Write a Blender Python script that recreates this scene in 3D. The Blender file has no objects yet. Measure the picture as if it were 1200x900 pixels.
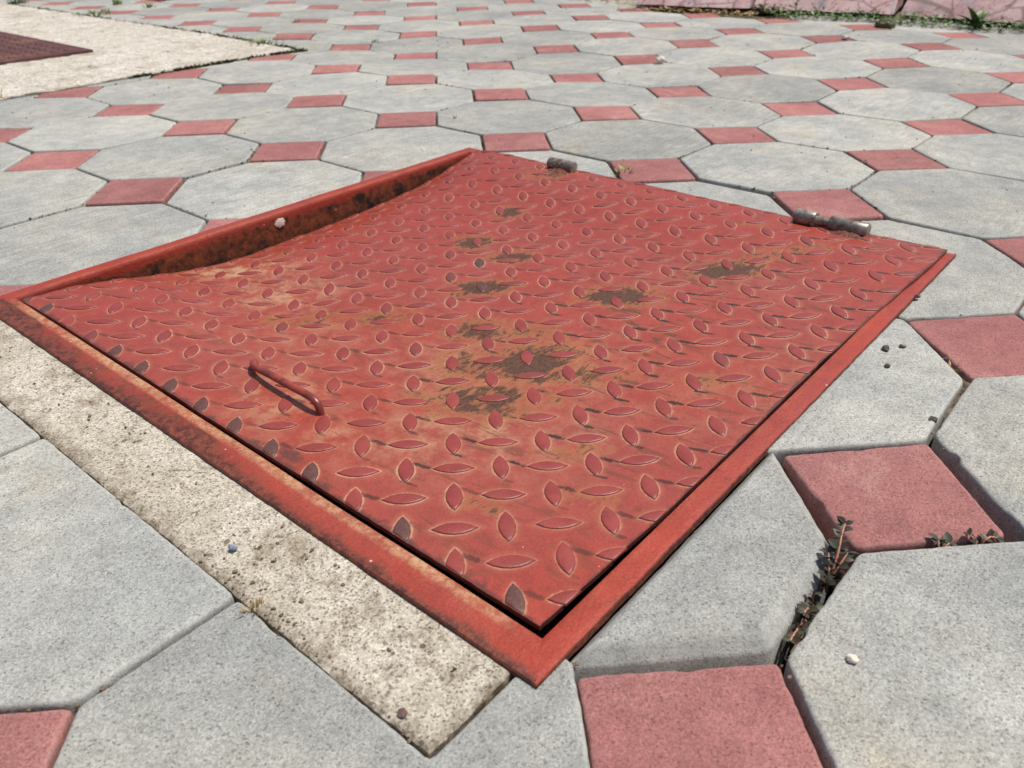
import bpy, bmesh, math, random
import numpy as np
from mathutils import Vector, Matrix, noise

random.seed(7)
rng = np.random.default_rng(11)
scene = bpy.context.scene
A = 0.25                      # paver module in metres (octagon centre to octagon centre)

# ------------------------------------------------------------------ camera
cam_d = bpy.data.cameras.new('camera')
cam = bpy.data.objects.new('camera', cam_d)
scene.collection.objects.link(cam)
CAM = Vector((-3.92177365, -3.33640743, 1.34356778)) * A
right = Vector((0.64772773, -0.7616842, -0.01691071)).normalized()
fwd = Vector((0.64541697, 0.56037917, -0.51904926)).normalized()
up = right.cross(fwd).normalized()
M = Matrix(((right.x, up.x, -fwd.x, CAM.x), (right.y, up.y, -fwd.y, CAM.y), (right.z, up.z, -fwd.z, CAM.z), (0, 0, 0, 1)))
cam.matrix_world = M
cam_d.sensor_width = 36.0
cam_d.lens = 0.94649 * 1000 / 1200 * 36.0
cam_d.clip_start = 0.02
cam_d.clip_end = 400
cam_d.dof.use_dof = True
cam_d.dof.focus_distance = 0.62
cam_d.dof.aperture_fstop = 14.0
scene.camera = cam

# ------------------------------------------------------------------ light
SUN_EL = math.radians(69)
sh = Vector((0.80, -0.60, 0)).normalized()
sun_dir = Vector((sh.x * math.cos(SUN_EL), sh.y * math.cos(SUN_EL), math.sin(SUN_EL)))
world = bpy.data.worlds.new('World')
scene.world = world
world.use_nodes = True
wn = world.node_tree
sky = wn.nodes.new('ShaderNodeTexSky')
sky.sky_type = 'NISHITA'
sky.sun_disc = False
sky.sun_elevation = SUN_EL
sky.sun_rotation = math.atan2(sh.x, sh.y)
sky.air_density = 1.0
sky.dust_density = 3.0
bg = wn.nodes['Background']
bg.inputs['Strength'].default_value = 0.10
wn.links.new(sky.outputs[0], bg.inputs['Color'])
sun_d = bpy.data.lights.new('sun', 'SUN')
sun_d.energy = 4.2
sun_d.angle = math.radians(0.55)
sun_d.color = (1.0, 0.955, 0.885)
sun = bpy.data.objects.new('sun', sun_d)
scene.collection.objects.link(sun)
sun.rotation_euler = sun_dir.to_track_quat('Z', 'Y').to_euler()
sun.location = (0, 0, 5)
vs = scene.view_settings
vs.view_transform = 'Standard'
vs.look = 'None'
vs.gamma = 1.0
vs.exposure = 0.0
vs.use_curve_mapping = False


# ------------------------------------------------------------------ helpers
def srgb(r, g, b, k=1.0):
    f = lambda c: (c / 255 / 12.92 if c / 255 <= 0.04045 else ((c / 255 + 0.055) / 1.055) ** 2.4) * k
    return (f(r), f(g), f(b), 1.0)


def link(o, parent=None):
    scene.collection.objects.link(o)
    if parent is not None:
        o.parent = parent
    return o


def empty(name, loc=(0, 0, 0)):
    o = bpy.data.objects.new(name, None)
    o.empty_display_size = 0.05
    o.location = loc
    return link(o)


def tag(o, label=None, cat=None, group=None, kind=None):
    if label: o['label'] = label
    if cat: o['category'] = cat
    if group: o['group'] = group
    if kind: o['kind'] = kind
    return o


def mesh_obj(name, verts, faces, mat, parent=None, smooth=None, loc=None):
    me = bpy.data.meshes.new(name)
    me.from_pydata([tuple(v) for v in verts], [], faces)
    if mat: me.materials.append(mat)
    if smooth is not None:
        me.polygons.foreach_set('use_smooth', [True] * len(me.polygons))
        me.set_sharp_from_angle(angle=math.radians(smooth))
    me.update()
    o = bpy.data.objects.new(name, me)
    if loc is not None: o.location = loc
    return link(o, parent)


def fattr(me, name, vals):
    a = me.attributes.new(name, 'FLOAT', 'POINT')
    a.data.foreach_set('value', np.asarray(vals, dtype=np.float32))


def project(p):
    """pixel (1200x900) of a world point, or None behind the camera"""
    d = Vector(p) - CAM
    z = d.dot(fwd)
    if z < 0.03: return None
    f = 946.49
    return 600 + f * d.dot(right) / z, 450 - f * d.dot(up) / z


class G:
    """tiny shader graph builder"""
    def __init__(s, name):
        s.m = bpy.data.materials.new(name)
        s.m.use_nodes = True
        s.t = s.m.node_tree
        s.b = s.t.nodes['Principled BSDF']
        s.geo = s.t.nodes.new('ShaderNodeNewGeometry').outputs['Position']

    def put(s, sock, v):
        if isinstance(v, bpy.types.NodeSocket): s.t.links.new(v, sock)
        elif v is not None: sock.default_value = v

    def noise(s, scale, detail=3, rough=0.55, vec=None, dist=0.0):
        n = s.t.nodes.new('ShaderNodeTexNoise')
        s.put(n.inputs['Vector'], vec or s.geo)
        n.inputs['Scale'].default_value = scale
        n.inputs['Detail'].default_value = detail
        n.inputs['Roughness'].default_value = rough
        n.inputs['Distortion'].default_value = dist
        return n.outputs['Fac']

    def voro(s, scale, vec=None, out='Distance', feature='F1'):
        n = s.t.nodes.new('ShaderNodeTexVoronoi')
        n.feature = feature
        s.put(n.inputs['Vector'], vec or s.geo)
        n.inputs['Scale'].default_value = scale
        return n.outputs[out]

    def math(s, op, a, b=None, c=None, clamp=False):
        n = s.t.nodes.new('ShaderNodeMath')
        n.operation = op
        n.use_clamp = clamp
        s.put(n.inputs[0], a)
        if b is not None: s.put(n.inputs[1], b)
        if c is not None: s.put(n.inputs[2], c)
        return n.outputs[0]

    def step(s, v, lo, hi, a=0.0, b=1.0):
        n = s.t.nodes.new('ShaderNodeMapRange')
        n.interpolation_type = 'SMOOTHSTEP'
        s.put(n.inputs[0], v)
        for i, x in enumerate((lo, hi, a, b)): n.inputs[1 + i].default_value = x
        return n.outputs[0]

    def mix(s, f, a, b, mode='MIX'):
        n = s.t.nodes.new('ShaderNodeMix')
        n.data_type = 'RGBA'
        n.blend_type = mode
        s.put(n.inputs[0], f)
        s.put(n.inputs[6], a)
        s.put(n.inputs[7], b)
        return n.outputs[2]

    def attr(s, name):
        n = s.t.nodes.new('ShaderNodeAttribute')
        n.attribute_name = name
        return n.outputs['Fac']

    def rand(s):
        return s.t.nodes.new('ShaderNodeObjectInfo').outputs['Random']

    def mapped(s, scale, rotz=0.0):
        n = s.t.nodes.new('ShaderNodeMapping')
        s.put(n.inputs[0], s.geo)
        n.inputs['Rotation'].default_value = (0, 0, rotz)
        n.inputs['Scale'].default_value = scale
        return n.outputs[0]

    def bump(s, h, dist, strength=1.0, prev=None):
        n = s.t.nodes.new('ShaderNodeBump')
        n.inputs['Distance'].default_value = dist
        n.inputs['Strength'].default_value = strength
        s.put(n.inputs['Height'], h)
        if prev is not None: s.put(n.inputs['Normal'], prev)
        return n.outputs[0]

    def done(s, col, rough=0.85, normal=None, spec=0.4, metal=0.0):
        s.put(s.b.inputs['Base Color'], col)
        s.put(s.b.inputs['Roughness'], rough)
        s.put(s.b.inputs['Metallic'], metal)
        s.put(s.b.inputs['Specular IOR Level'], spec)
        if normal is not None: s.put(s.b.inputs['Normal'], normal)
        return s.m


VIEW_ROT = math.atan2(right.y, right.x)


# ------------------------------------------------------------------ materials
def paver_material(name, base_a, base_b, stain, pale, fleck, streak=0.0):
    g = G(name)
    big = g.noise(5.5, 4, 0.6)
    mid = g.noise(38, 5, 0.65)
    grain = g.noise(820, 3, 0.8)
    fine = g.noise(1700, 1, 0.5)
    pore = g.voro(520)
    pore_on = g.step(g.noise(330, 2), 0.46, 0.62)
    rnd = g.rand()
    cell = g.t.nodes.new('ShaderNodeSeparateColor')
    g.put(cell.inputs[0], g.voro(900, out='Color'))
    col = g.mix(g.step(big, 0.35, 0.66), base_a, base_b)
    col = g.mix(g.math('MULTIPLY', g.step(g.noise(7.5, 3, 0.6, dist=0.6), 0.56, 0.76), 0.45), col, stain)
    col = g.mix(g.math('MULTIPLY', g.step(g.noise(11, 6, 0.72, dist=0.9), 0.55, 0.72), 0.5), col, pale)
    col = g.mix(1.0, col, g.mix(g.step(mid, 0.3, 0.7), (0.86, 0.86, 0.86, 1), (1.09, 1.09, 1.09, 1)), 'MULTIPLY')
    # small dark dirt freckles in clusters
    frk = g.math('MULTIPLY', g.step(g.noise(150, 4, 0.7), 0.6, 0.7), g.step(g.noise(14, 3), 0.48, 0.66))
    col = g.mix(g.math('MULTIPLY', frk, 0.5), col, fleck)
    col = g.mix(1.0, col, g.mix(g.step(grain, 0.3, 0.7), (0.78, 0.78, 0.78, 1), (1.19, 1.19, 1.19, 1)), 'MULTIPLY')
    col = g.mix(1.0, col, g.mix(g.step(fine, 0.25, 0.75), (0.86, 0.86, 0.86, 1), (1.13, 1.13, 1.13, 1)), 'MULTIPLY')
    col = g.mix(1.0, col, g.mix(cell.outputs[0], (0.82, 0.82, 0.82, 1), (1.17, 1.17, 1.17, 1)), 'MULTIPLY')
    col = g.mix(g.step(cell.outputs[1], 0.92, 0.95, 0.0, 0.5), col, fleck)
    pores = g.math('MULTIPLY', g.step(pore, 0.26, 0.1), pore_on)
    col = g.mix(g.math('MULTIPLY', pores, 0.6), col, fleck)
    if streak:
        col = g.mix(g.math('MULTIPLY', g.step(g.noise(3.1, 3, 0.6), 0.5, 0.68), 0.5), col, g.mix(1.0, col, (0.78, 0.79, 0.8, 1), 'MULTIPLY'))
        st = g.noise(1.0, 3, 0.6, vec=g.mapped((16, 210, 20), -VIEW_ROT))
        amt = g.math('MULTIPLY', g.step(g.noise(2.6, 2), 0.42, 0.62), streak)
        col = g.mix(amt, col, g.mix(1.0, col, g.mix(g.step(st, 0.3, 0.7), (0.72, 0.73, 0.75, 1), (1.14, 1.14, 1.14, 1)), 'MULTIPLY'))
    tone = g.math('MULTIPLY_ADD', rnd, 0.28, 0.85)
    tn = g.t.nodes.new('ShaderNodeCombineColor')
    for i in range(3): g.put(tn.inputs[i], tone)
    col = g.mix(1.0, col, tn.outputs[0], 'MULTIPLY')
    edge = g.math('MULTIPLY', g.attr('edge'), g.step(g.noise(120, 4, 0.7), 0.35, 0.65, 0.1, 0.5))
    col = g.mix(edge, col, g.mix(0.6, base_b, pale))
    h = g.math('MULTIPLY_ADD', grain, 1.0, g.math('MULTIPLY', pores, -1.1))
    h = g.math('MULTIPLY_ADD', cell.outputs[0], 0.45, h)
    nrm = g.bump(h, 0.0006, 0.55)
    nrm = g.bump(mid, 0.0014, 0.4, nrm)
    return g.done(col, 0.9, nrm, 0.25)


M_OCT = paver_material('grey_paver_concrete', srgb(154, 155, 151), srgb(173, 171, 162), srgb(186, 170, 138), srgb(190, 190, 184), srgb(78, 74, 66), 0.6)
M_SQ = paver_material('red_paver_concrete', srgb(151, 99, 96), srgb(164, 113, 108), srgb(145, 96, 91), srgb(186, 150, 142), srgb(96, 58, 54), 0.0)


def concrete_material(name, a, b, dirt, dark, k=1.0):
    g = G(name)
    big = g.noise(14 * k, 5, 0.65)
    mid = g.noise(75 * k, 5, 0.7)
    grain = g.noise(640 * k, 4, 0.8)
    pore = g.voro(420 * k)
    pore_on = g.step(g.noise(120 * k, 4, 0.7), 0.44, 0.56)
    agg = g.voro(150 * k, out='Color')
    sep = g.t.nodes.new('ShaderNodeSeparateColor')
    g.put(sep.inputs[0], agg)
    cell = g.t.nodes.new('ShaderNodeSeparateColor')
    g.put(cell.inputs[0], g.voro(800 * k, out='Color'))
    col = g.mix(g.step(big, 0.34, 0.66), a, b)
    dm = g.math('MULTIPLY', g.step(g.noise(26 * k, 6, 0.72, dist=0.8), 0.50, 0.66), 0.72)
    col = g.mix(dm, col, dirt)
    dk = g.math('MULTIPLY', g.step(g.noise(48 * k, 5, 0.7, dist=1.2), 0.61, 0.69), 0.75)
    col = g.mix(dk, col, dark)
    edge = g.math('MULTIPLY', g.attr('edge'), g.step(g.noise(60 * k, 4, 0.7), 0.36, 0.6, 0.1, 0.9))
    col = g.mix(edge, col, g.mix(0.5, dirt, dark))
    col = g.mix(1.0, col, g.mix(g.step(mid, 0.3, 0.7), (0.86, 0.85, 0.84, 1), (1.08, 1.08, 1.07, 1)), 'MULTIPLY')
    col = g.mix(1.0, col, g.mix(g.step(grain, 0.3, 0.7), (0.72, 0.71, 0.7, 1), (1.2, 1.2, 1.2, 1)), 'MULTIPLY')
    col = g.mix(1.0, col, g.mix(cell.outputs[0], (0.76, 0.75, 0.74, 1), (1.17, 1.17, 1.17, 1)), 'MULTIPLY')
    col = g.mix(g.step(cell.outputs[1], 0.86, 0.89, 0.0, 0.62), col, dark)
    pores = g.math('MULTIPLY', g.step(pore, 0.3, 0.12), pore_on)
    col = g.mix(g.math('MULTIPLY', pores, 0.62), col, dark)
    # a few darker stones of the aggregate showing
    st = g.math('MULTIPLY', g.step(sep.outputs[0], 0.94, 0.96), g.step(g.voro(150 * k), 0.36, 0.24))
    col = g.mix(g.math('MULTIPLY', st, 0.8), col, g.mix(sep.outputs[1], srgb(62, 54, 50), srgb(112, 102, 92)))
    h = g.math('MULTIPLY_ADD', grain, 0.8, g.math('MULTIPLY', pores, -1.5))
    nrm = g.bump(h, 0.0008 / k, 0.6)
    nrm = g.bump(mid, 0.0016 / k, 0.35, nrm)
    return g.done(col, 0.92, nrm, 0.2)


M_STRIP = concrete_material('beige_concrete', srgb(181, 173, 158), srgb(200, 193, 180), srgb(140, 127, 107), srgb(84, 74, 60))
M_APRON = concrete_material('pale_rough_concrete', srgb(196, 190, 178), srgb(210, 205, 195), srgb(164, 153, 137), srgb(98, 90, 80), 0.42)

g = G('joint_soil')
c = g.mix(g.step(g.noise(60, 4, 0.7), 0.35, 0.65), srgb(74, 64, 52), srgb(128, 116, 98))
c = g.mix(1.0, c, g.mix(g.noise(600, 2), (0.5, 0.5, 0.5, 1), (1.4, 1.4, 1.4, 1)), 'MULTIPLY')
M_SOIL = g.done(c, 0.95, g.bump(g.noise(420, 3, 0.7), 0.002, 0.9), 0.15)

# painted, dusty, rusting checker plate
LX0, LX1, LY0, LY1 = -0.7465, -0.0775, -0.6496, 0.0085     # lid rectangle
TPX, TPY, TX0, TY0 = 0.046, 0.0453, -0.696, -0.0372         # tread lattice
T_A, T_B = 0.0146, 0.0056                                   # tread half length and half width
T_R = (T_A ** 2 + T_B ** 2) / (2 * T_B)
T_C = T_R - T_B


def tread_ring(g, ox, oy, ang):
    """distance (m) outside the outline of the nearest tread of one family"""
    sep = g.t.nodes.new('ShaderNodeSeparateXYZ')
    g.put(sep.inputs[0], g.geo)
    x = g.math('WRAP', g.math('SUBTRACT', sep.outputs[0], ox), TPX / 2, -TPX / 2)
    y = g.math('WRAP', g.math('SUBTRACT', sep.outputs[1], oy), TPY / 2, -TPY / 2)
    ca, sa = math.cos(ang), math.sin(ang)
    u = g.math('ADD', g.math('MULTIPLY', x, ca), g.math('MULTIPLY', y, sa))
    v = g.math('SUBTRACT', g.math('MULTIPLY', y, ca), g.math('MULTIPLY', x, sa))
    av = g.math('ADD', g.math('ABSOLUTE', v), T_C)
    d = g.math('SQRT', g.math('ADD', g.math('MULTIPLY', u, u), g.math('MULTIPLY', av, av)))
    return g.math('SUBTRACT', d, T_R)


def red_paint(g, k=1.0):
    c = g.mix(g.step(g.noise(4.5, 3, 0.6), 0.36, 0.64), srgb(150, 60, 47), srgb(146, 66, 56))
    c = g.mix(1.0, c, g.mix(g.step(g.noise(45, 5, 0.7), 0.3, 0.7), (0.88, 0.86, 0.86, 1), (1.1, 1.1, 1.08, 1)), 'MULTIPLY')
    c = g.mix(1.0, c, g.mix(g.step(g.noise(700, 3, 0.75), 0.3, 0.7), (0.82, 0.8, 0.8, 1), (1.14, 1.14, 1.14, 1)), 'MULTIPLY')
    return c


g = G('red_checker_plate')
d1 = tread_ring(g, TX0, TY0, math.radians(45))
d2 = tread_ring(g, TX0 + TPX / 2, TY0 + TPY / 2, math.radians(-45))
dmin = g.math('MINIMUM', d1, d2)
n_f = g.noise(210, 4, 0.7)
n_m = g.noise(38, 5, 0.7)
n_l = g.noise(7, 3, 0.6)
col = red_paint(g)
tan = srgb(188, 150, 104)
# dusty film collected round the treads
rim = g.step(g.math('ADD', dmin, g.math('MULTIPLY', g.math('SUBTRACT', n_f, 0.5), 0.0040)), 0.0017, 0.0002)
rim = g.math('MULTIPLY', rim, g.step(dmin, -0.0016, -0.0004))
rim = g.math('MULTIPLY', rim, g.step(g.math('ADD', n_l, g.math('MULTIPLY', n_m, 0.6)), 0.6, 1.0, 0.2, 0.8))
soft = g.step(g.math('ADD', dmin, g.math('MULTIPLY', g.math('SUBTRACT', n_m, 0.5), 0.006)), 0.0060, 0.0004)
col = g.mix(g.math('MULTIPLY', soft, g.step(g.noise(9, 3), 0.36, 0.62, 0.1, 0.5)), col, srgb(160, 100, 74))
col = g.mix(g.math('MULTIPLY', rim, 0.85), col, srgb(196, 150, 124))
dust = g.attr('tan')
dm = g.math('MULTIPLY', dust, g.step(g.math('ADD', n_m, g.math('MULTIPLY', n_f, 0.5)), 0.52, 0.95))
col = g.mix(g.math('MULTIPLY', dm, 0.95, clamp=True), col, g.mix(g.step(n_m, 0.4, 0.6), srgb(164, 104, 74), srgb(180, 148, 114)))
# short dirt streaks washed along the plate
st = g.noise(1.0, 4, 0.65, vec=g.mapped((95, 22, 40), math.radians(12)), dist=0.8)
lane = g.step(dmin, 0.0, 0.004)
sm = g.math('MULTIPLY', g.math('MULTIPLY', g.step(st, 0.555, 0.63), lane), g.math('ADD', g.attr('streak'), 0.2))
col = g.mix(g.math('MULTIPLY', sm, 0.8, clamp=True), col, srgb(92, 62, 36))
# dirt caught beside the tip of each tread
sepd = g.t.nodes.new('ShaderNodeSeparateXYZ')
g.put(sepd.inputs[0], g.geo)
for ox, oy, la, lb, th, kk in ((0.0107, -0.004, 0.0026, 0.0092, 0.22, 1.0), (-0.0095, -0.0125, 0.0021, 0.007, 0.28, 0.9)):
    qx = g.math('WRAP', g.math('SUBTRACT', sepd.outputs[0], TX0 + ox), TPX / 2, -TPX / 2)
    qy = g.math('WRAP', g.math('SUBTRACT', sepd.outputs[1], TY0 + oy), TPY / 2, -TPY / 2)
    qx = g.math('ADD', qx, g.math('MULTIPLY', qy, 0.22))
    qd = g.math('SQRT', g.math('ADD', g.math('POWER', g.math('DIVIDE', qx, la), 2.0), g.math('POWER', g.math('DIVIDE', qy, lb), 2.0)))
    qd = g.math('ADD', qd, g.math('MULTIPLY', g.math('SUBTRACT', n_f, 0.5), 2.2))
    qm = g.math('MULTIPLY', g.step(qd, 1.1, 0.5), g.step(g.noise(17, 2), th + 0.1, th + 0.28))
    qm = g.math('MULTIPLY', qm, g.math('MULTIPLY', g.math('ADD', g.attr('streak'), 0.22), 1.5 * kk), clamp=True)
    col = g.mix(qm, col, srgb(60, 40, 26))
# rust and bare metal spots
s = g.math('ADD', g.attr('stain'), g.math('MULTIPLY', g.math('SUBTRACT', g.noise(1.0, 6, 0.72, vec=g.mapped((70, 170, 100), -VIEW_ROT), dist=0.6), 0.5), 2.3))
s = g.math('ADD', s, g.math('MULTIPLY', g.math('SUBTRACT', n_m, 0.5), 1.3))
halo = g.math('MULTIPLY', g.step(s, 0.1, 0.5), g.step(g.attr('stain'), 0.02, 0.2))
col = g.mix(g.math('MULTIPLY', halo, 0.75), col, srgb(146, 92, 54))
col = g.mix(g.math('MULTIPLY', g.math('MULTIPLY', g.step(s, 0.40, 0.74), g.step(g.attr('stain'), 0.03, 0.25)), 0.9), col, g.mix(g.step(g.noise(380, 4, 0.75), 0.34, 0.62), srgb(32, 21, 17), srgb(84, 54, 36)))
w = g.math('ADD', g.attr('wear'), g.math('MULTIPLY', g.math('SUBTRACT', n_m, 0.5), 0.9))
w = g.math('ADD', w, g.math('MULTIPLY', g.math('SUBTRACT', n_f, 0.5), 0.5))
wear = g.step(w, 0.5, 0.72)
col = g.mix(g.math('MULTIPLY', wear, 0.85), col, g.mix(n_f, srgb(52, 32, 32), srgb(98, 62, 52)))
# tiny pale flecks and dark chips
fl = g.math('MULTIPLY', g.step(g.math('ADD', g.voro(85), g.math('MULTIPLY', n_f, 0.08)), 0.085, 0.06), g.step(g.noise(35, 2), 0.52, 0.6))
col = g.mix(g.math('MULTIPLY', fl, 0.75), col, srgb(226, 208, 190))
chip = g.math('MULTIPLY', g.step(g.noise(130, 4, 0.7), 0.66, 0.7), 0.55)
col = g.mix(chip, col, srgb(104, 56, 40))
rough = g.math('ADD', 0.42, g.math('MULTIPLY', g.math('ADD', rim, g.math('ADD', halo, dm)), 0.2), clamp=True)
nr = g.bump(n_f, 0.0005, 0.5)
nr = g.bump(n_m, 0.0014, 0.35, nr)
M_PLATE = g.done(col, rough, nr, 0.45)

g = G('red_tread')
n_f = g.noise(230, 4, 0.7)
n_m = g.noise(34, 4, 0.7)
col = g.mix(g.step(n_m, 0.3, 0.7), srgb(128, 51, 45), srgb(145, 63, 55))
bare = g.step(g.math('ADD', g.rand(), g.math('MULTIPLY', g.math('SUBTRACT', n_m, 0.5), 0.6)), 0.88, 1.1)
col = g.mix(g.math('MULTIPLY', bare, 0.75), col, g.mix(n_f, srgb(62, 40, 40), srgb(110, 66, 58)))
col = g.mix(g.math('MULTIPLY', g.step(n_f, 0.6, 0.72), 0.5), col, srgb(84, 44, 36))
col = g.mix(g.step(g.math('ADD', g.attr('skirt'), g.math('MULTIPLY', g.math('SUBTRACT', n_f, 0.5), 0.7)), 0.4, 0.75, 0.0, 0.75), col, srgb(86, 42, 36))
M_TREAD = g.done(col, 0.45, g.bump(n_f, 0.0006, 0.6), 0.5)

g = G('bare_dark_tread')
n_f = g.noise(260, 4, 0.7)
col = g.mix(n_f, srgb(50, 34, 32), srgb(116, 72, 62))
M_TREAD_BARE = g.done(col, 0.5, g.bump(n_f, 0.0007, 0.7), 0.5)

g = G('red_frame_paint')
n_f = g.noise(190, 4, 0.7)
n_m = g.noise(30, 5, 0.7)
col = g.mix(g.step(g.noise(5, 3), 0.36, 0.64), srgb(156, 56, 38), srgb(150, 60, 48))
col = g.mix(1.0, col, g.mix(g.step(n_m, 0.3, 0.7), (0.85, 0.84, 0.84, 1), (1.1, 1.09, 1.07, 1)), 'MULTIPLY')
dm = g.math('MULTIPLY', g.attr('tan'), g.step(g.math('ADD', n_m, g.math('MULTIPLY', n_f, 0.4)), 0.42, 0.86))
col = g.mix(g.math('MULTIPLY', dm, 0.9, clamp=True), col, g.mix(g.step(n_f, 0.4, 0.6), srgb(164, 118, 82), srgb(188, 154, 118)))
w = g.math('ADD', g.attr('wear'), g.math('MULTIPLY', g.math('SUBTRACT', n_m, 0.5), 1.1))
w = g.math('ADD', w, g.math('MULTIPLY', g.math('SUBTRACT', n_f, 0.5), 0.45))
col = g.mix(g.math('MULTIPLY', g.step(w, 0.38, 0.70), 0.88), col, g.mix(g.step(n_f, 0.35, 0.65), srgb(54, 32, 29), srgb(120, 66, 46)))
r = g.math('ADD', g.attr('rust'), g.math('MULTIPLY', g.math('SUBTRACT', n_m, 0.5), 1.0))
r = g.math('ADD', r, g.math('MULTIPLY', g.math('SUBTRACT', n_f, 0.5), 0.5))
rm = g.step(r, 0.4, 0.62)
rc = g.mix(g.step(g.noise(70, 5, 0.75), 0.34, 0.64), srgb(66, 32, 20), srgb(128, 66, 36))
rc = g.mix(g.step(g.noise(26, 4, 0.7), 0.52, 0.64), rc, srgb(40, 24, 18))
rc = g.mix(g.math('MULTIPLY', g.step(n_f, 0.64, 0.74), 0.5), rc, srgb(164, 100, 52))
col = g.mix(rm, col, rc)
fl = g.math('MULTIPLY', g.step(g.voro(90), 0.1, 0.05), g.step(g.noise(40, 2), 0.52, 0.6))
col = g.mix(g.math('MULTIPLY', fl, 0.7), col, srgb(214, 196, 176))
col = g.mix(1.0, col, g.mix(g.step(g.noise(620, 3, 0.75), 0.3, 0.7), (0.8, 0.79, 0.79, 1), (1.14, 1.14, 1.14, 1)), 'MULTIPLY')
chp = g.math('MULTIPLY', g.step(g.noise(95, 5, 0.75), 0.62, 0.66), 0.7)
col = g.mix(chp, col, srgb(98, 52, 40))
M_FRAME = g.done(col, g.math('MULTIPLY_ADD', rm, 0.3, 0.52), g.bump(n_m, 0.0018, 0.5, g.bump(n_f, 0.0009, 0.7)), 0.4)

g = G('handle_steel')
n_f = g.noise(160, 4, 0.7)
col = g.mix(g.step(g.noise(60, 4), 0.42, 0.6), srgb(150, 64, 50), srgb(118, 52, 42))
col = g.mix(g.math('MULTIPLY', g.step(n_f, 0.55, 0.7), 0.7), col, srgb(60, 34, 32))
M_HANDLE = g.done(col, 0.32, g.bump(n_f, 0.0005, 0.4), 0.6)

g = G('worn_steel')
n_f = g.noise(240, 4, 0.7)
col = g.mix(g.step(g.noise(75, 4, 0.7), 0.38, 0.62), srgb(116, 110, 102), srgb(162, 154, 142))
col = g.mix(g.math('MULTIPLY', g.step(g.noise(90, 5, 0.7), 0.5, 0.6), 0.8), col, srgb(92, 58, 40))
col = g.mix(g.math('MULTIPLY', g.step(n_f, 0.58, 0.7), 0.6), col, srgb(46, 38, 34))
M_STEEL = g.done(col, 0.38, g.bump(n_f, 0.0004, 0.35), 0.5, 0.35)

g = G('weld_rust')
n_f = g.noise(300, 4, 0.7)
col = g.mix(g.step(n_f, 0.35, 0.65), srgb(62, 36, 30), srgb(128, 78, 58))
M_WELD = g.done(col, 0.75, g.bump(n_f, 0.0012, 0.9), 0.35)

g = G('dark_brown_cover')
n_f = g.noise(60, 4, 0.7)
col = g.mix(g.step(n_f, 0.35, 0.65), srgb(74, 42, 42), srgb(98, 60, 54))
col = g.mix(g.step(g.noise(9, 3), 0.55, 0.7), col, srgb(112, 74, 56))
M_DARK = g.done(col, 0.6, g.bump(n_f, 0.002, 0.5), 0.4)

g = G('pink_stone')
big = g.noise(9, 4, 0.6, dist=0.6)
vein = g.noise(22, 6, 0.7, dist=2.2)
cr = g.step(g.voro(7, feature='DISTANCE_TO_EDGE'), 0.012, 0.03)
col = g.mix(g.step(big, 0.35, 0.65), srgb(188, 152, 150), srgb(206, 178, 174))
col = g.mix(g.math('MULTIPLY', g.step(vein, 0.54, 0.6), 0.65), col, srgb(122, 82, 82))
col = g.mix(g.math('MULTIPLY', g.step(g.noise(13, 3, 0.6), 0.56, 0.66), 0.5), col, srgb(150, 146, 150))
col = g.mix(g.math('MULTIPLY_ADD', cr, 0.55, 0.45), srgb(110, 88, 84), col)
M_STONE = g.done(col, 0.85, g.bump(vein, 0.006, 0.6), 0.3)

g = G('wall_mortar')
M_MORTAR = g.done(g.mix(g.noise(120, 4), srgb(96, 82, 70), srgb(150, 136, 118)), 0.95, g.bump(g.noise(200, 3), 0.003, 0.8), 0.2)


def leaf_mat(name, a, b, c):
    g = G(name)
    col = g.mix(g.step(g.noise(55, 3), 0.35, 0.65), a, b)
    col = g.mix(g.math('MULTIPLY', g.step(g.noise(120, 3), 0.56, 0.68), 0.6), col, c)
    m = g.done(col, 0.5, None, 0.4)
    g.b.inputs['Subsurface Weight'].default_value = 0.0
    return m


M_SPURGE = leaf_mat('spurge_leaf', srgb(50, 56, 40), srgb(68, 64, 48), srgb(84, 48, 44))
M_STEM = leaf_mat('reddish_stem', srgb(168, 108, 96), srgb(190, 134, 112), srgb(130, 70, 62))
M_GREEN = leaf_mat('green_leaf', srgb(64, 92, 42), srgb(96, 122, 60), srgb(76, 84, 46))
M_GRASS = leaf_mat('grass_blade', srgb(104, 122, 58), srgb(140, 148, 84), srgb(150, 138, 90))
M_DRY = leaf_mat('dry_straw', srgb(150, 124, 82), srgb(186, 160, 112), srgb(104, 82, 56))
M_MOSS = leaf_mat('moss', srgb(58, 62, 30), srgb(84, 84, 42), srgb(46, 40, 26))


def stone_mat(name, a, b):
    g = G(name)
    return g.done(g.mix(g.step(g.noise(260, 4, 0.7), 0.35, 0.65), a, b), 0.8, g.bump(g.noise(500, 3), 0.0006, 0.7), 0.35)


M_P_WHITE = stone_mat('pebble_white', srgb(222, 210, 196), srgb(200, 190, 178))
M_P_DARK = stone_mat('pebble_dark', srgb(62, 56, 52), srgb(96, 88, 80))
M_P_BLUE = stone_mat('pebble_blue_grey', srgb(112, 124, 142), srgb(140, 148, 160))
M_P_PURPLE = stone_mat('pebble_purple_brown', srgb(84, 62, 62), srgb(110, 84, 80))
M_GRIT = stone_mat('grit', srgb(74, 60, 48), srgb(130, 112, 92))

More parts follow.
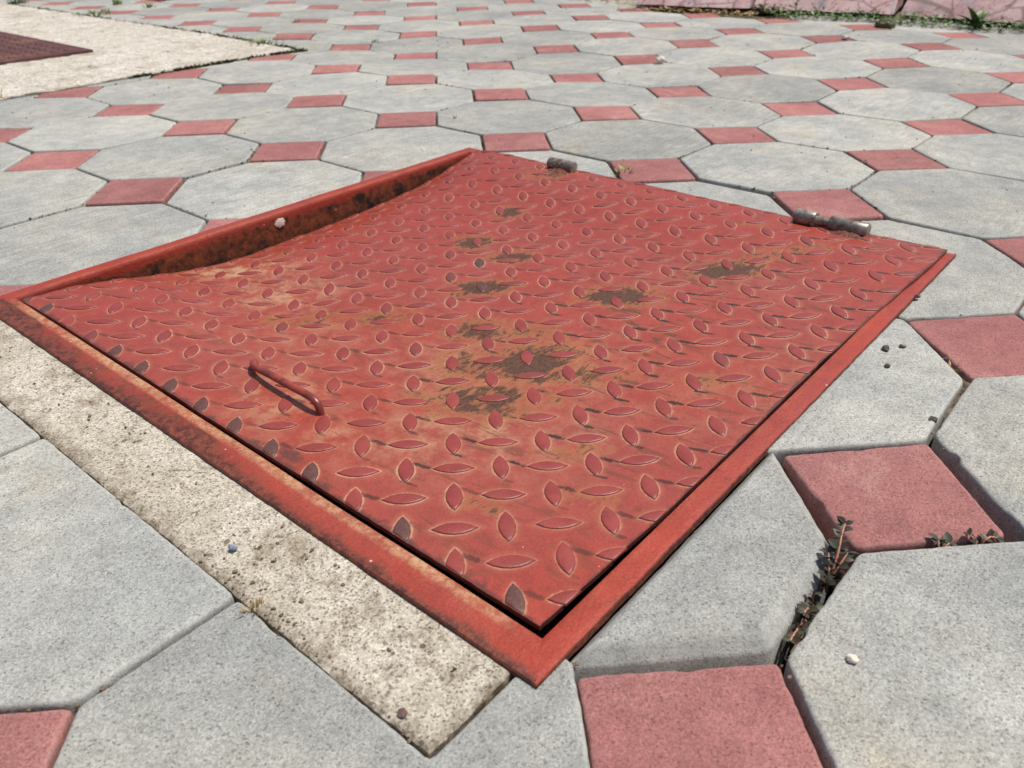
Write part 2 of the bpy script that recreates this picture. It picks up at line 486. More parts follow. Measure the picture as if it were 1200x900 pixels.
# ------------------------------------------------------------------ levels of the settled paving
SQ_Z = {(-2, 1): 3, (-2, 2): 1, (-1, 1): 2, (-1, 2): 1, (-1, 3): -3.5, (0, 3): -6, (0, 2): 1.5, (0, 0): 2.5, (0, 1): 2.3, (1, 0): .5,
        (1, 1): 2.8, (1, 2): 3.2, (2, 1): -7, (2, 2): -6.5, (3, 2): -.5, (3, 3): -2.5, (2, 3): -8, (3, 4): -6, (3, 1): -2.2, (0, -1): 2.2,
        (4, 2): 2.6, (4, 3): 1.6, (4, 4): -2, (5, 3): 4.5, (0, -2): 5, (1, -2): 3, (1, -1): 0, (2, -1): -5, (2, -2): -2, (2, 0): -5, (3, -1): -1,
        (3, 0): -2, (3, -2): -.5, (4, -1): 4, (4, 0): -1, (5, 0): 3, (5, -1): 7, (5, 1): 3.5, (4, 1): 1, (2, 5): 0, (2, 4): -10, (3, 5): -6,
        (4, 6): -9, (4, 5): -5, (3, 6): -4, (5, 4): 1, (6, 0): 3, (6, 1): 2}


def node_z(i, j):
    return SQ_Z.get((i, j), 0.0) / 1000.0


def surf_z(x, y):
    """level of the paving at lattice coordinates"""
    i, j = math.floor(x), math.floor(y)
    u, v = x - i, y - j
    return ((1 - u) * (1 - v) * node_z(i, j) + u * (1 - v) * node_z(i + 1, j) + (1 - u) * v * node_z(i, j + 1) + u * v * node_z(i + 1, j + 1))


# ------------------------------------------------------------------ ground and bedding
E_X0, E_X1, E_Y1 = -3.338, -0.285, 0.125      # hole in the paving (lattice units): hatch and its concrete strip
E_YA, E_YB = -2.615, -2.668
AP_X, AP_Y = 1.5, 4.12                        # corner of the pale concrete apron

mesh_ground = mesh_obj('ground', [(-90, -90, -0.075), (90, -90, -0.075), (90, 90, -0.075), (-90, 90, -0.075)], [(0, 1, 2, 3)], M_SOIL)
tag(mesh_ground, kind='structure')

xs = sorted(set([round(v, 4) for v in np.concatenate([np.linspace(-12, -5.6, 20), np.arange(-5.5, 8.01, 0.06), np.linspace(8.4, 16, 24)])] + [E_X0, E_X1]))
ys = sorted(set([round(v, 4) for v in np.concatenate([np.linspace(-12, -5.6, 20), np.arange(-5.5, 5.01, 0.06), np.linspace(5.1, 20, 100)])] + [E_YB, E_Y1]))
verts, faces = [], []
for y in ys:
    for x in xs:
        z = surf_z(x, y) - 0.0075 + 0.004 * (noise.noise((x * 5, y * 5, 3)) + 0.6 * noise.noise((x * 17, y * 17, 1)))
        dd = math.hypot((x + 2.55) / 0.72, (y + 2.98) / 0.42)
        if dd < 1: z -= 0.040 * (1 - dd ** 6)
        dd = math.hypot((x + 2.0) / 0.5, (y + 2.9) / 0.6)
        if dd < 1: z -= 0.03 * (1 - dd * dd)
        verts.append((x * A, y * A, z))
nx = len(xs)
for j in range(len(ys) - 1):
    for i in range(nx - 1):
        cx, cy = (xs[i] + xs[i + 1]) / 2, (ys[j] + ys[j + 1]) / 2
        if E_X0 < cx < E_X1 and E_YB < cy < E_Y1: continue
        faces.append((j * nx + i, j * nx + i + 1, (j + 1) * nx + i + 1, (j + 1) * nx + i))
pavement = mesh_obj('pavement', verts, faces, M_SOIL, smooth=60)
tag(pavement, 'pavement of grey octagonal and red square concrete pavers', kind='structure')


# ------------------------------------------------------------------ pavers
def clip(poly, a, b, c):
    """keep a*x+b*y<=c of a convex polygon"""
    out = []
    n = len(poly)
    for k in range(n):
        p, q = poly[k], poly[(k + 1) % n]
        dp, dq = a * p[0] + b * p[1] - c, a * q[0] + b * q[1] - c
        if dp <= 0: out.append(p)
        if (dp < 0 < dq) or (dq < 0 < dp):
            t = dp / (dp - dq)
            out.append((p[0] + (q[0] - p[0]) * t, p[1] + (q[1] - p[1]) * t))
    return out


def minus_quadrant(poly, x0, y0, sx, sy):
    """polygon minus the quadrant sx*x>sx*x0 and sy*y>sy*y0"""
    P = [(sx * p[0], sy * p[1]) for p in poly]
    if sx * sy < 0: P.reverse()
    X, Y = sx * x0, sy * y0
    a = clip(P, 1, 0, X)
    b = clip(clip(P, -1, 0, -X), 0, 1, Y)
    if len(a) < 3: U = b
    elif len(b) < 3: U = a
    else:
        eps = 1e-7
        ka = [k for k in range(len(a)) if abs(a[k][0] - X) < eps]
        kb = [k for k in range(len(b)) if abs(b[k][0] - X) < eps]
        if len(ka) < 2 or len(kb) < 2: U = a
        else:
            lo = min(ka, key=lambda k: a[k][1])
            st = min(kb, key=lambda k: b[k][1])
            chain = [b[(st + t) % len(b)] for t in range(len(b))]
            U = []
            for t in range(len(a)):
                k = (lo + 1 + t) % len(a)
                U.append(a[k])
            # a[lo] is last: replace it by b's chain, which starts at the same point
            U = U[:-1] + chain
            V = []
            for p in U:
                if not V or math.hypot(p[0] - V[-1][0], p[1] - V[-1][1]) > 1e-6: V.append(p)
            if math.hypot(V[0][0] - V[-1][0], V[0][1] - V[-1][1]) < 1e-6: V.pop()
            U = V
    if sx * sy < 0: U = U[::-1]
    return [(sx * p[0], sy * p[1]) for p in U]


def inset(poly, d):
    n = len(poly)
    out = []
    for k in range(n):
        p0, p1, p2 = poly[k - 1], poly[k], poly[(k + 1) % n]
        e1 = Vector((p1[0] - p0[0], p1[1] - p0[1])).normalized()
        e2 = Vector((p2[0] - p1[0], p2[1] - p1[1])).normalized()
        n1, n2 = Vector((-e1.y, e1.x)), Vector((-e2.y, e2.x))
        m = n1 + n2
        den = max(0.35, 1 + n1.dot(n2))
        out.append((p1[0] + m.x * d / den, p1[1] + m.y * d / den))
    return out


def ring(raw, d, r, sides, seg=2):
    """outline inset by d with rounded corners; the same number of points for every d"""
    I = inset(raw, d)
    n = len(I)
    ends = []
    for k in range(n):
        p0, p1, p2 = Vector(I[k - 1]), Vector(I[k]), Vector(I[(k + 1) % n])
        a, b = p0 - p1, p2 - p1
        rr = max(0.0005, min(r - 0.6 * d, a.length * 0.3, b.length * 0.3))
        s, e = p1 + a.normalized() * rr, p1 + b.normalized() * rr
        ends.append([s * (1 - t / seg) ** 2 + p1 * 2 * (t / seg) * (1 - t / seg) + e * (t / seg) ** 2 for t in range(seg + 1)])
    out = []
    for k in range(n):
        out += ends[k]
        p, q = ends[k][-1], ends[(k + 1) % n][0]
        for t in range(1, sides[k]): out.append(p.lerp(q, t / sides[k]))
    return out


def paver_mesh(name, poly, mat, near=False, seed=0, depth=0.045, bev=1.0):
    """poly: outline in metres, counter-clockwise, local"""
    n0 = len(poly)
    sides = [max(1, int((Vector(poly[k]) - Vector(poly[(k + 1) % n0])).length / 0.0035)) if near else 1 for k in range(n0)]
    if bev > 1.5: rings = [(0.0, -depth), (0.0, -0.0105), (0.0015, -0.0085), (0.0058, -0.0034), (0.0080, -0.0008), (0.0105, 0.0)]
    elif near: rings = [(0.0, -depth), (0.0, -0.0052 * bev), (0.0005 * bev, -0.0026 * bev), (0.0014 * bev, -0.0011 * bev), (0.0028 * bev, -0.0003 * bev), (0.0046 * bev, 0.0)]
    else: rings = [(0.0, -depth), (0.0, -0.0045 * bev), (0.0009 * bev, -0.0018 * bev), (0.0024 * bev, -0.0004 * bev), (0.0042 * bev, 0.0)]
    wts = (1, 1, 1, .75, .45, .2)
    verts, faces, ed = [], [], []
    base = ring(poly, 0.0, 0.004, sides)
    n = len(base)
    cx = sum(p.x for p in base) / n
    cy = sum(p.y for p in base) / n
    jit = []
    for p in base:
        if not near:
            jit.append(Vector((0, 0)))
            continue
        d = Vector((p.x - cx, p.y - cy)).normalized()
        k = noise.noise((p.x * 210 + seed * 7.3, p.y * 210, seed)) * 0.0005 + noise.noise((p.x * 60, p.y * 60, seed + 9.1)) * 0.0006
        chip_ = max(0.0, noise.noise((p.x * 42, p.y * 42, seed + 3.3)) - 0.38)
        jit.append(d * (k - 0.011 * chip_))
    for ri, (d, z) in enumerate(rings):
        R = ring(poly, d, 0.004, sides)
        for k in range(n):
            q = R[k] + jit[k] * wts[ri]
            zz = z
            if near and ri in (2, 3, 4): zz += 0.00035 * noise.noise((q.x * 160 + seed, q.y * 160, 5.5 + ri))
            verts.append((q.x, q.y, zz))
            ed.append(0.0 if ri in (0, len(rings) - 1) else (0.5, 1.0, 1.0, 0.7)[min(ri - 1, 3)])
    for ri in range(len(rings) - 1):
        for k in range(n):
            k2 = (k + 1) % n
            faces.append((ri * n + k, ri * n + k2, (ri + 1) * n + k2, (ri + 1) * n + k))
    faces.append(tuple((len(rings) - 1) * n + k for k in range(n)))
    me = bpy.data.meshes.new(name)
    me.from_pydata(verts, [], faces)
    me.materials.append(mat)
    sm = [True] * len(faces)
    sm[-1] = False
    me.polygons.foreach_set('use_smooth', sm)
    fattr(me, 'edge', ed)
    return me


HD = 0.5 / math.tan(math.radians(67.5))       # half side of the regular octagon (lattice units)
OCT = [(0.5, -HD), (0.5, HD), (HD, 0.5), (-HD, 0.5), (-0.5, HD), (-0.5, -HD), (-HD, -0.5), (HD, -0.5)]
SQR = [(0.5 - HD, 0), (0, 0.5 - HD), (-(0.5 - HD), 0), (0, -(0.5 - HD))]
GAP, GAP_FAR = 0.0011 / A, 0.0019 / A
SQ_SCALE = {(-3, -3): 1.03, (-1, -3): 1.02}

shared = {}


def shared_mesh(kind, v):
    if (kind, v) not in shared:
        base = [(p[0] * A, p[1] * A) for p in inset(OCT if kind == 'o' else SQR, GAP_FAR)]
        shared[kind, v] = paver_mesh('octagonal_paver' if kind == 'o' else 'square_paver', base, M_OCT if kind == 'o' else M_SQ, False, v, bev=0.7)
    return shared[kind, v]


# pavers that have been knocked out of line: extra cuts (a*x+b*y<=c) or whole outlines, lattice units
EXTRA = {('o', -4, -1): [(0, -1, 0.985)], ('o', -4, -2): [(0, 1, -1.006)], ('o', -4, -3): [(1, -1, -0.308)], ('o', -3, -4): [(1, 1, -5.335), (0, 1, -3.016)]}
OUTLINE = {('o', -3, -3): [(-3.030, -2.668), (-2.712, -2.986), (-2.336, -2.984), (-2.022, -2.668)], ('o', -2, -3): [(-2.096, -2.668), (-1.757, -3.002), (-1.330, -2.994), (-1.018, -2.716), (-1.012, -2.668)], ('s', -2, -3): [(-1.752, -3.006), (-2.068, -2.709), (-2.313, -3.009), (-2.034, -3.280)]}
SQ_OVER = {(-2, -3): -0.0004, (-3, -3): -0.0016, (-1, -3): -0.0015}
OCT_OVER = {(-3, -3): 0.0034, (-3, -4): 0.0002, (-2, -4): -0.0004, (-2, -3): 0.0004, (-4, -3): -0.0005, (-4, -2): 0.0008, (-1, -3): -0.0006, (-1, -2): 0.0, (-1, -1): 0.0, (-1, 0): 0.0004, (-2, 0): 0.0002, (-3, 0): 0.0}
SHIFT = {('o', -3, -4): (0, 0, 0), ('o', -2, -4): (0.0004, -0.0006, 0.2), ('o', -3, -3): (0, 0, 0), ('o', -4, -3): (0, 0, 0), ('o', -2, -3): (0, 0, 0), ('s', -2, -3): (0, 0, 0),
         ('s', -3, -3): (-0.0062, -0.0018, -0.6), ('s', -1, -3): (-0.001, -0.0005, 0.5)}

cells = []
for i in range(-9, 15):
    for j in range(-9, 19):
        cells.append(('s', i, j, float(i), float(j)))
        cells.append(('o', i, j, i + 0.5, j + 0.5))


def wall_side(x, y):
    """lattice points under or behind the stone wall"""
    return x > 6.35 + (0.35 if y < 1.2 else 0) and y < 3.4


obj_items, rest_items = [], []
for kind, i, j, cx, cy in cells:
    rad = 0.5 if kind == 'o' else 0.5 - HD
    if E_X0 < cx - rad and cx + rad < E_X1 and E_YB < cy - rad and cy + rad < E_Y1: continue
    if cx + rad < AP_X and cy - rad > AP_Y: continue
    if wall_side(cx, cy): continue
    p = project((cx * A, cy * A, 0))
    seen = False
    for dx, dy in ((0, 0), (rad, 0), (-rad, 0), (0, rad), (0, -rad)):
        q = project(((cx + dx) * A, (cy + dy) * A, 0))
        if q and -40 < q[0] < 1240 and -14 < q[1] < 940: seen = True
    dist = math.hypot(cx * A - CAM.x, cy * A - CAM.y)
    (obj_items if seen else rest_items).append((dist, kind, i, j, cx, cy))
obj_items.sort()
cnt = {'o': 0, 's': 0}
far_bm = bmesh.new()
n_obj = 0


def cut_poly(kind, cx, cy):
    base = OCT if kind == 'o' else SQR
    rad = 0.5 if kind == 'o' else 0.5 - HD
    poly = [(p[0] + cx, p[1] + cy) for p in base]
    cut = False
    if cx + rad > E_X0 and cx - rad < E_X1 and cy + rad > E_YB and cy - rad < E_Y1:
        left = cx < (E_X0 + E_X1) / 2
        low = cy < (E_YB + E_Y1) / 2
        yb = E_YA if cx < -3.0 else E_YB
        poly = minus_quadrant(poly, E_X0 if left else E_X1, yb if low else E_Y1, 1 if left else -1, 1 if low else -1)
        cut = True
    if cx - rad < AP_X and cy + rad > AP_Y:
        poly = minus_quadrant(poly, AP_X, AP_Y, -1, 1)
        cut = True
    ar = 0.0
    for k in range(len(poly)):
        p, q = poly[k - 1], poly[k]
        ar += p[0] * q[1] - q[0] * p[1]
    return poly, cut, ar / 2


for items, objs in ((obj_items, True), (rest_items, False)):
    for dist, kind, i, j, cx, cy in items:
        poly, cut, area = cut_poly(kind, cx, cy)
        for a_, b_, c_ in EXTRA.get((kind, i, j), ()): poly = clip(poly, a_, b_, c_)
        poly = OUTLINE.get((kind, i, j), poly)
        if len(poly) < 3 or area < 0.004: continue
        near = objs and dist < 0.95
        name = 'octagonal_paver' if kind == 'o' else 'square_paver'
        mat = M_OCT if kind == 'o' else M_SQ
        if cut or near:
            loc_poly = [((p[0] - cx) * A, (p[1] - cy) * A) for p in inset(poly, GAP if near else GAP_FAR)]
            if kind == 's' and (i, j) in SQ_SCALE: loc_poly = [(p[0] * SQ_SCALE[i, j], p[1] * SQ_SCALE[i, j]) for p in loc_poly]
            me = paver_mesh(name, loc_poly, mat, near, i * 13 + j * 7 + (0.5 if kind == 'o' else 0), bev=1.9 if (kind, i, j) == ('o', -3, -3) else 0.75)
        else:
            me = shared_mesh(kind, 0)
        zc = surf_z(cx, cy)
        gx = (surf_z(cx + 0.45, cy) - surf_z(cx - 0.45, cy)) / (0.9 * A)
        gy = (surf_z(cx, cy + 0.45) - surf_z(cx, cy - 0.45)) / (0.9 * A)
        if kind == 's' and (i, j) in SQ_OVER: zc, gx, gy = SQ_OVER[i, j], 0.004, 0.0
        if kind == 'o' and (i, j) in OCT_OVER: zc, gx, gy = OCT_OVER[i, j], 0.0, 0.0
        rot_ = 0.0 if cut else random.uniform(-0.4, 0.4)
        sx_, sy_, sr = SHIFT.get((kind, i, j), (random.uniform(-.0007, .0007), random.uniform(-.0007, .0007), rot_))
        if cut and (kind, i, j) not in SHIFT: sx_ = sy_ = sr = 0.0
        zc += random.uniform(-0.0008, 0.0008)
        nrm = Vector((-gx + random.uniform(-.005, .005), -gy + random.uniform(-.005, .005), 1)).normalized()
        q = Vector((0, 0, 1)).rotation_difference(nrm)
        turn = 0 if (cut or near) else random.randrange(8 if kind == 'o' else 4) * (45 if kind == 'o' else 90)
        R = q.to_matrix() @ Matrix.Rotation(math.radians(turn + sr), 3, 'Z')
        MW = Matrix.Translation((cx * A + sx_, cy * A + sy_, zc)) @ R.to_4x4()
        if objs and cnt[kind] < 300:
            cnt[kind] += 1
            o = bpy.data.objects.new(name, me)
            o.matrix_world = MW
            link(o, pavement)
        else:
            tmp = me.copy()
            tmp.transform(MW)
            if kind == 's':
                for pl in tmp.polygons: pl.material_index = 1
            far_bm.from_mesh(tmp)
            bpy.data.meshes.remove(tmp)
fm = bpy.data.meshes.new('outlying_pavers')
far_bm.to_mesh(fm)
far_bm.free()
fm.materials.append(M_OCT)
fm.materials.append(M_SQ)
tag(link(bpy.data.objects.new('outlying_pavers', fm), pavement), kind='stuff')


# ------------------------------------------------------------------ concrete strip and apron
def slab(name, x0, x1, y0, y1, step, top, amp, mat, k=1.0, depth=0.04, hole=None, zf=None):
    xs = np.linspace(x0, x1, max(2, int((x1 - x0) / step)))
    ys = np.linspace(y0, y1, max(2, int((y1 - y0) / step)))
    V, F, ed = [], [], []
    nx, ny = len(xs), len(ys)
    for jy, y in enumerate(ys):
        for ix, x in enumerate(xs):
            e = min(x - x0, x1 - x, y - y0, y1 - y)
            h = 0.5 * noise.noise((x * 60 * k, y * 60 * k, 0)) + 0.3 * noise.noise((x * 170 * k, y * 170 * k, 2)) + 0.25 * noise.noise((x * 420 * k, y * 420 * k, 4))
            pit = max(0.0, noise.noise((x * 95 * k, y * 95 * k, 9)) - 0.42)
            z = top + amp * h - amp * 2.2 * pit
            if e < 0.004: z -= 0.0012 * (1 - e / 0.004) ** 2
            if zf: z += zf(x, y)
            xx, yy = x, y
            if ix in (0, nx - 1): xx += 0.0012 * noise.noise((y * 45, x, 3)) + 0.0006 * noise.noise((y * 190, x, 3))
            if jy in (0, ny - 1): yy += 0.0012 * noise.noise((x * 45, y, 3)) + 0.0006 * noise.noise((x * 190, y, 3))
            V.append((xx, yy, z))
            ed.append(max(0.0, 1 - e / 0.012))
    for jy in range(ny - 1):
        for ix in range(nx - 1):
            if hole and hole[0] < (xs[ix] + xs[ix + 1]) / 2 < hole[1] and hole[2] < (ys[jy] + ys[jy + 1]) / 2 < hole[3]: continue
            a = jy * nx + ix
            F.append((a, a + 1, a + nx + 1, a + nx))
    rim = [ix for ix in range(nx)] + [jy * nx + nx - 1 for jy in range(1, ny)] + [(ny - 1) * nx + ix for ix in range(nx - 2, -1, -1)] + [jy * nx for jy in range(ny - 2, 0, -1)]
    b = len(V)
    for r_ in rim:
        V.append((V[r_][0], V[r_][1], top - depth))
        ed.append(1.0)
    for t in range(len(rim)):
        t2 = (t + 1) % len(rim)
        F.append((rim[t2], rim[t], b + t, b + t2))
    o = mesh_obj(name, V, F, mat, smooth=50)
    fattr(o.data, 'edge', ed)
    return o


strip = slab('concrete_strip', -0.8352, -0.7600, -0.6533, 0.031, 0.0015, 0.0, 0.0008, M_STRIP)
tag(strip, 'rough beige concrete strip along the near side of the red hatch', kind='structure')
apron = slab('concrete_apron', -1.35, AP_X * A - 0.002, AP_Y * A + 0.002, 3.15, 0.012, 0.004, 0.0045, M_APRON, 0.3, 0.05,
             hole=None, zf=lambda x, y: -0.006 * math.exp(-((x - 0.35) / 0.25) ** 2 - ((y - 1.05) / 0.3) ** 2))
tag(apron, 'pale rough concrete apron around the dark brown cover', kind='structure')

# ------------------------------------------------------------------ the red steel hatch
hatch = empty('steel_hatch', (-0.42, -0.32, 0))
tag(hatch, 'red painted checker plate hatch, dented and rusting, set in the paving', 'hatch')
H0 = hatch.location.copy()


def hobj(name, V, F, mat, parent=None, smooth=40, origin=(0, 0, 0)):
    """mesh given in world metres, parented to the hatch (or to one of its parts, all of which sit at the hatch's origin)"""
    par = parent or hatch
    o = mesh_obj(name, [Vector(v) - H0 for v in V], F, mat, par, smooth)
    return o


FZ = 0.0031


def rail(p_out0, p_out1, w, inward, z, leg, tanw=0.0, wearo=0.6, wall=0.0, seed=0, n=90, ends=(0.02, 0.02), wend=None):
    """one mitred angle-iron rail. p_out: outer edge ends; inward: unit vector to the opening"""
    p0, p1 = Vector(p_out0), Vector(p_out1)
    d = (p1 - p0)
    L = d.length
    d.normalize()
    inw = Vector(inward)
    # profile: distance inward, height, tan, wear, rust
    prof = [(0.0, z - 0.006, 0, .9, .2), (0.0, z - 0.0012, 0, .75, .1), (0.0007, z - 0.0003, 0, wearo, 0), (0.003, z, 0, wearo * .62, 0), (w * 0.3, z + 0.0001, 0, .30, .02),
            (w * 0.62, z + 0.0001, tanw * .08, .2, .06), (w * 0.72, z + 0.0001, tanw * .75, .08, .08), (w - 0.003, z, tanw, .1, .05), (w - 0.0012, z - 0.0005, tanw * .9, .15, .15 + wall * .1),
            (w - 0.0002, z - 0.002, tanw * .6, .25, .25 + wall * .02), (w, z - 0.005, 0, .1, .35 + wall * .02), (w, z - 0.012, 0, 0, .55 + wall * .03), (w, z - 0.02, 0, 0, .9), (w, z - leg, 0, 0, 1),
            (w - 0.004, z - leg, 0, 0, 1), (w - 0.004, z - 0.006, 0, 0, 1)]
    V, F, ta, we, ru = [], [], [], [], []
    m = len(prof)
    for k in range(n + 1):
        for pi, (o_, h, t_, w_, r_) in enumerate(prof):
            f0 = 1.0 if wend is None else 1 + (wend[0] + (wend[1] - wend[0]) * k / n - w) / w
            m0, m1 = o_ / w * ends[0], o_ / w * ends[1]
            s = m0 + (L - m0 - m1) * k / n          # mitre
            q = p0 + d * s + inw * (o_ * f0)
            jx = 0.0
            if pi in (0, 1, 2): jx = 0.0006 * noise.noise((s * 60, seed, pi * 0.1)) + 0.0004 * noise.noise((s * 210, seed, 2))
            fade = min(1.0, min(k, n - k) / 4)
            jx *= fade
            hz = h + 0.0007 * noise.noise((s * 9, seed + 5, 0)) * fade + 0.00025 * noise.noise((s * 50, seed + 5, o_ * 90)) * fade
            V.append((q.x + inw.x * jx, q.y + inw.y * jx, hz))
            ta.append(t_ * min(1.0, min(k, n - k) / 6))
            dl = 0.0
            if seed == 1 and pi < 9: dl = 0.42 * math.exp(-(s / 0.2) ** 2) + 0.3 * math.exp(-((s - 0.36) / 0.08) ** 2) + 0.11
            we.append(w_ + dl * (1.0 if pi < 6 else 0.35))
            ru.append(r_ + dl * 0.55)
    for k in range(n):
        for i in range(m):
            i2 = (i + 1) % m
            F.append((k * m + i, k * m + i2, (k + 1) * m + i2, (k + 1) * m + i))
    F.append(tuple(range(m)))
    F.append(tuple(n * m + i for i in reversed(range(m))))
    o = hobj('frame_rail', V, F, M_FRAME, smooth=35)
    fattr(o.data, 'tan', ta)
    fattr(o.data, 'wear', we)
    fattr(o.data, 'rust', ru)
    # make sure normals face out
    bm = bmesh.new()
    bm.from_mesh(o.data)
    bmesh.ops.recalc_face_normals(bm, faces=bm.faces)
    bm.to_mesh(o.data)
    bm.free()
    return o


FX0, FX1, FY0, FY1 = -0.7765, -0.0705, -0.6690, 0.0325
rail((FX0, FY1, 0), (FX0, FY0, 0), 0.0238, (1, 0, 0), FZ, 0.045, 0.95, 0.8, 0.0, 1, ends=(0.0178, 0.0172), wend=(0.0292, 0.0262))
rail((FX0, FY0, 0), (FX1, FY0, 0), 0.0172, (0, 1, 0), FZ, 0.045, 0.12, 0.42, 0.0, 2, ends=(0.0262, 0.0200))
rail((FX1, FY0, 0), (FX1, FY1, 0), 0.0200, (-1, 0, 0), FZ - 0.0008, 0.045, 0.1, 0.5, 0.0, 3, ends=(0.0172, 0.0178))
rail((FX1, FY1, 0), (FX0, FY1, 0), 0.0178, (0, -1, 0), FZ, 0.052, 0.15, 0.34, 1.0, 4, ends=(0.0200, 0.0292))

# lid levels in millimetres measured from the photograph (rows from the far-left rim to the near-right rim)
LID = np.array([
    (0.8, -1.5, -8.4, -18.1, -26.9, -32.5, -33.8, -32.8, -32.6, -30.9, -28.7, -25.9, -22.1, -15.5, -5.0, 4.0),
    (3.4, 1.6, -4.9, -13.7, -21.8, -25.0, -23.9, -22.3, -20.9, -19.4, -17.9, -14.7, -8.1, 0.7, 5.7, 6.9),
    (3.3, 1.2, -5.2, -13.6, -20.2, -22.1, -20.9, -19.4, -18.2, -17.1, -15.7, -13.3, -7.3, 1.4, 5.9, 6.0),
    (3.2, 1.0, -5.3, -13.1, -17.8, -18.6, -17.4, -16.4, -15.5, -14.4, -13.1, -11.3, -6.3, 2.0, 6.6, 6.3),
    (3.2, 0.8, -4.8, -11.2, -14.7, -15.6, -15.0, -14.0, -12.9, -11.9, -10.6, -9.1, -5.1, 2.3, 6.8, 6.5),
    (2.9, 0.5, -4.0, -9.2, -11.8, -12.4, -12.2, -11.7, -10.9, -9.9, -8.7, -7.3, -3.5, 3.8, 7.7, 6.4),
    (3.0, 0.8, -2.9, -6.9, -8.8, -9.4, -9.5, -9.3, -8.8, -8.1, -7.1, -5.4, -1.6, 4.8, 7.9, 6.3),
    (3.3, 1.9, -1.4, -5.2, -6.8, -7.2, -7.3, -7.0, -6.5, -5.8, -5.0, -3.6, -0.1, 5.5, 7.8, 6.2),
    (3.6, 2.2, -0.7, -4.0, -5.6, -5.7, -5.3, -4.6, -3.9, -3.2, -2.2, -1.2, 1.5, 6.1, 8.1, 6.3),
    (3.6, 2.4, -0.1, -3.2, -4.3, -3.7, -2.8, -1.9, -1.3, -0.7, 0.1, 1.5, 4.2, 8.0, 9.1, 6.7),
    (3.8, 3.1, 1.9, 0.6, 0.2, 0.4, 0.9, 1.4, 1.9, 2.6, 3.8, 5.6, 7.0, 7.7, 7.7, 7.4)]) / 1000.0


def lid_z(x, y):
    """bicubic (Catmull-Rom) look-up"""
    u = min(max((x + 0.750) / 0.675 * 15, 0.0), 14.9999)
    v = min(max((0.015 - y) / 0.670 * 10, 0.0), 9.9999)
    i, j = int(u), int(v)
    fu, fv = u - i, v - j

    def cr(p0, p1, p2, p3, t):
        return p1 + 0.5 * t * (p2 - p0 + t * (2 * p0 - 5 * p1 + 4 * p2 - p3 + t * (3 * (p1 - p2) + p3 - p0)))
    rows = []
    for b in range(-1, 3):
        r_ = LID[min(max(j + b, 0), 10)]
        rows.append(cr(r_[max(i - 1, 0)], r_[i], r_[min(i + 1, 15)], r_[min(i + 2, 15)], fu))
    z = cr(*rows, fv)
    # small hammer dents and waves
    return z + 0.0006 * noise.noise((x * 11, y * 11, 2.0)) - 0.0035 * math.exp(-((x + 0.55) / 0.035) ** 2 - ((y + 0.19) / 0.03) ** 2)


ER, EF = Vector((right.x, right.y)).normalized(), Vector((fwd.x, fwd.y)).normalized()
# rust spots: x, y (mm), half length across the view, half length along the view, weight
SPOTS = [(-332, -213, 21, 18, 1.0), (-341, -286, 22, 16, 1.05), (-422, -309, 30, 17, 1.15), (-362, -439, 34, 19, 1.15), (-237, -187, 17, 15, .95), (-249, -496, 32, 21, 1.15), (-517, -455, 40, 36, .96),
         (-588, -466, 44, 25, .84), (-498, -374, 28, 22, .86), (-545, -425, 36, 28, .74), (-470, -420, 24, 18, .6), (-560, -500, 30, 16, .5), (-575, -218, 42, 20, .5), (-528, -279, 28, 18, .62), (-505, -505, 34, 16, .55), (-172, -534, 40, 9, .6),
         (-205, -515, 30, 8, .55), (-640, -600, 26, 14, .35), (-115, -160, 34, 16, .7), (-128, -470, 22, 8, .5), (-690, -555, 20, 10, .4), (-600, -560, 30, 10, .42), (-455, -590, 26, 10, .42)]
TANS = [(-533, -46, 62, 34, 1.1), (-556, -140, 60, 46, .7), (-540, -450, 95, 70, .5), (-440, -330, 130, 90, .06), (-690, -340, 40, 50, .6), (-600, -260, 80, 60, .3), (-300, -500, 120, 50, .14), (-470, -600, 120, 60, .22),
        (-700, -420, 30, 30, .5), (-640, -200, 60, 40, .2), (-640, -480, 90, 50, .5)]


def blob(lst, x, y):
    v = 0.0
    for sx, sy, a, b, w in lst:
        d = Vector((x * 1000 - sx, y * 1000 - sy))
        u, t = d.dot(ER) / a, d.dot(EF) / b
        q = u * u + t * t
        if q < 6: v = max(v, w * math.exp(-q * 0.8))
    return v


def lid_ext(x):
    """how far the bent lid laps over the right-hand rail"""
    tt = min(1.0, max(0.0, ((x - LX0) / (LX1 - LX0) - 0.5) / 0.5))
    return 0.0112 * tt * tt * (3 - 2 * tt)


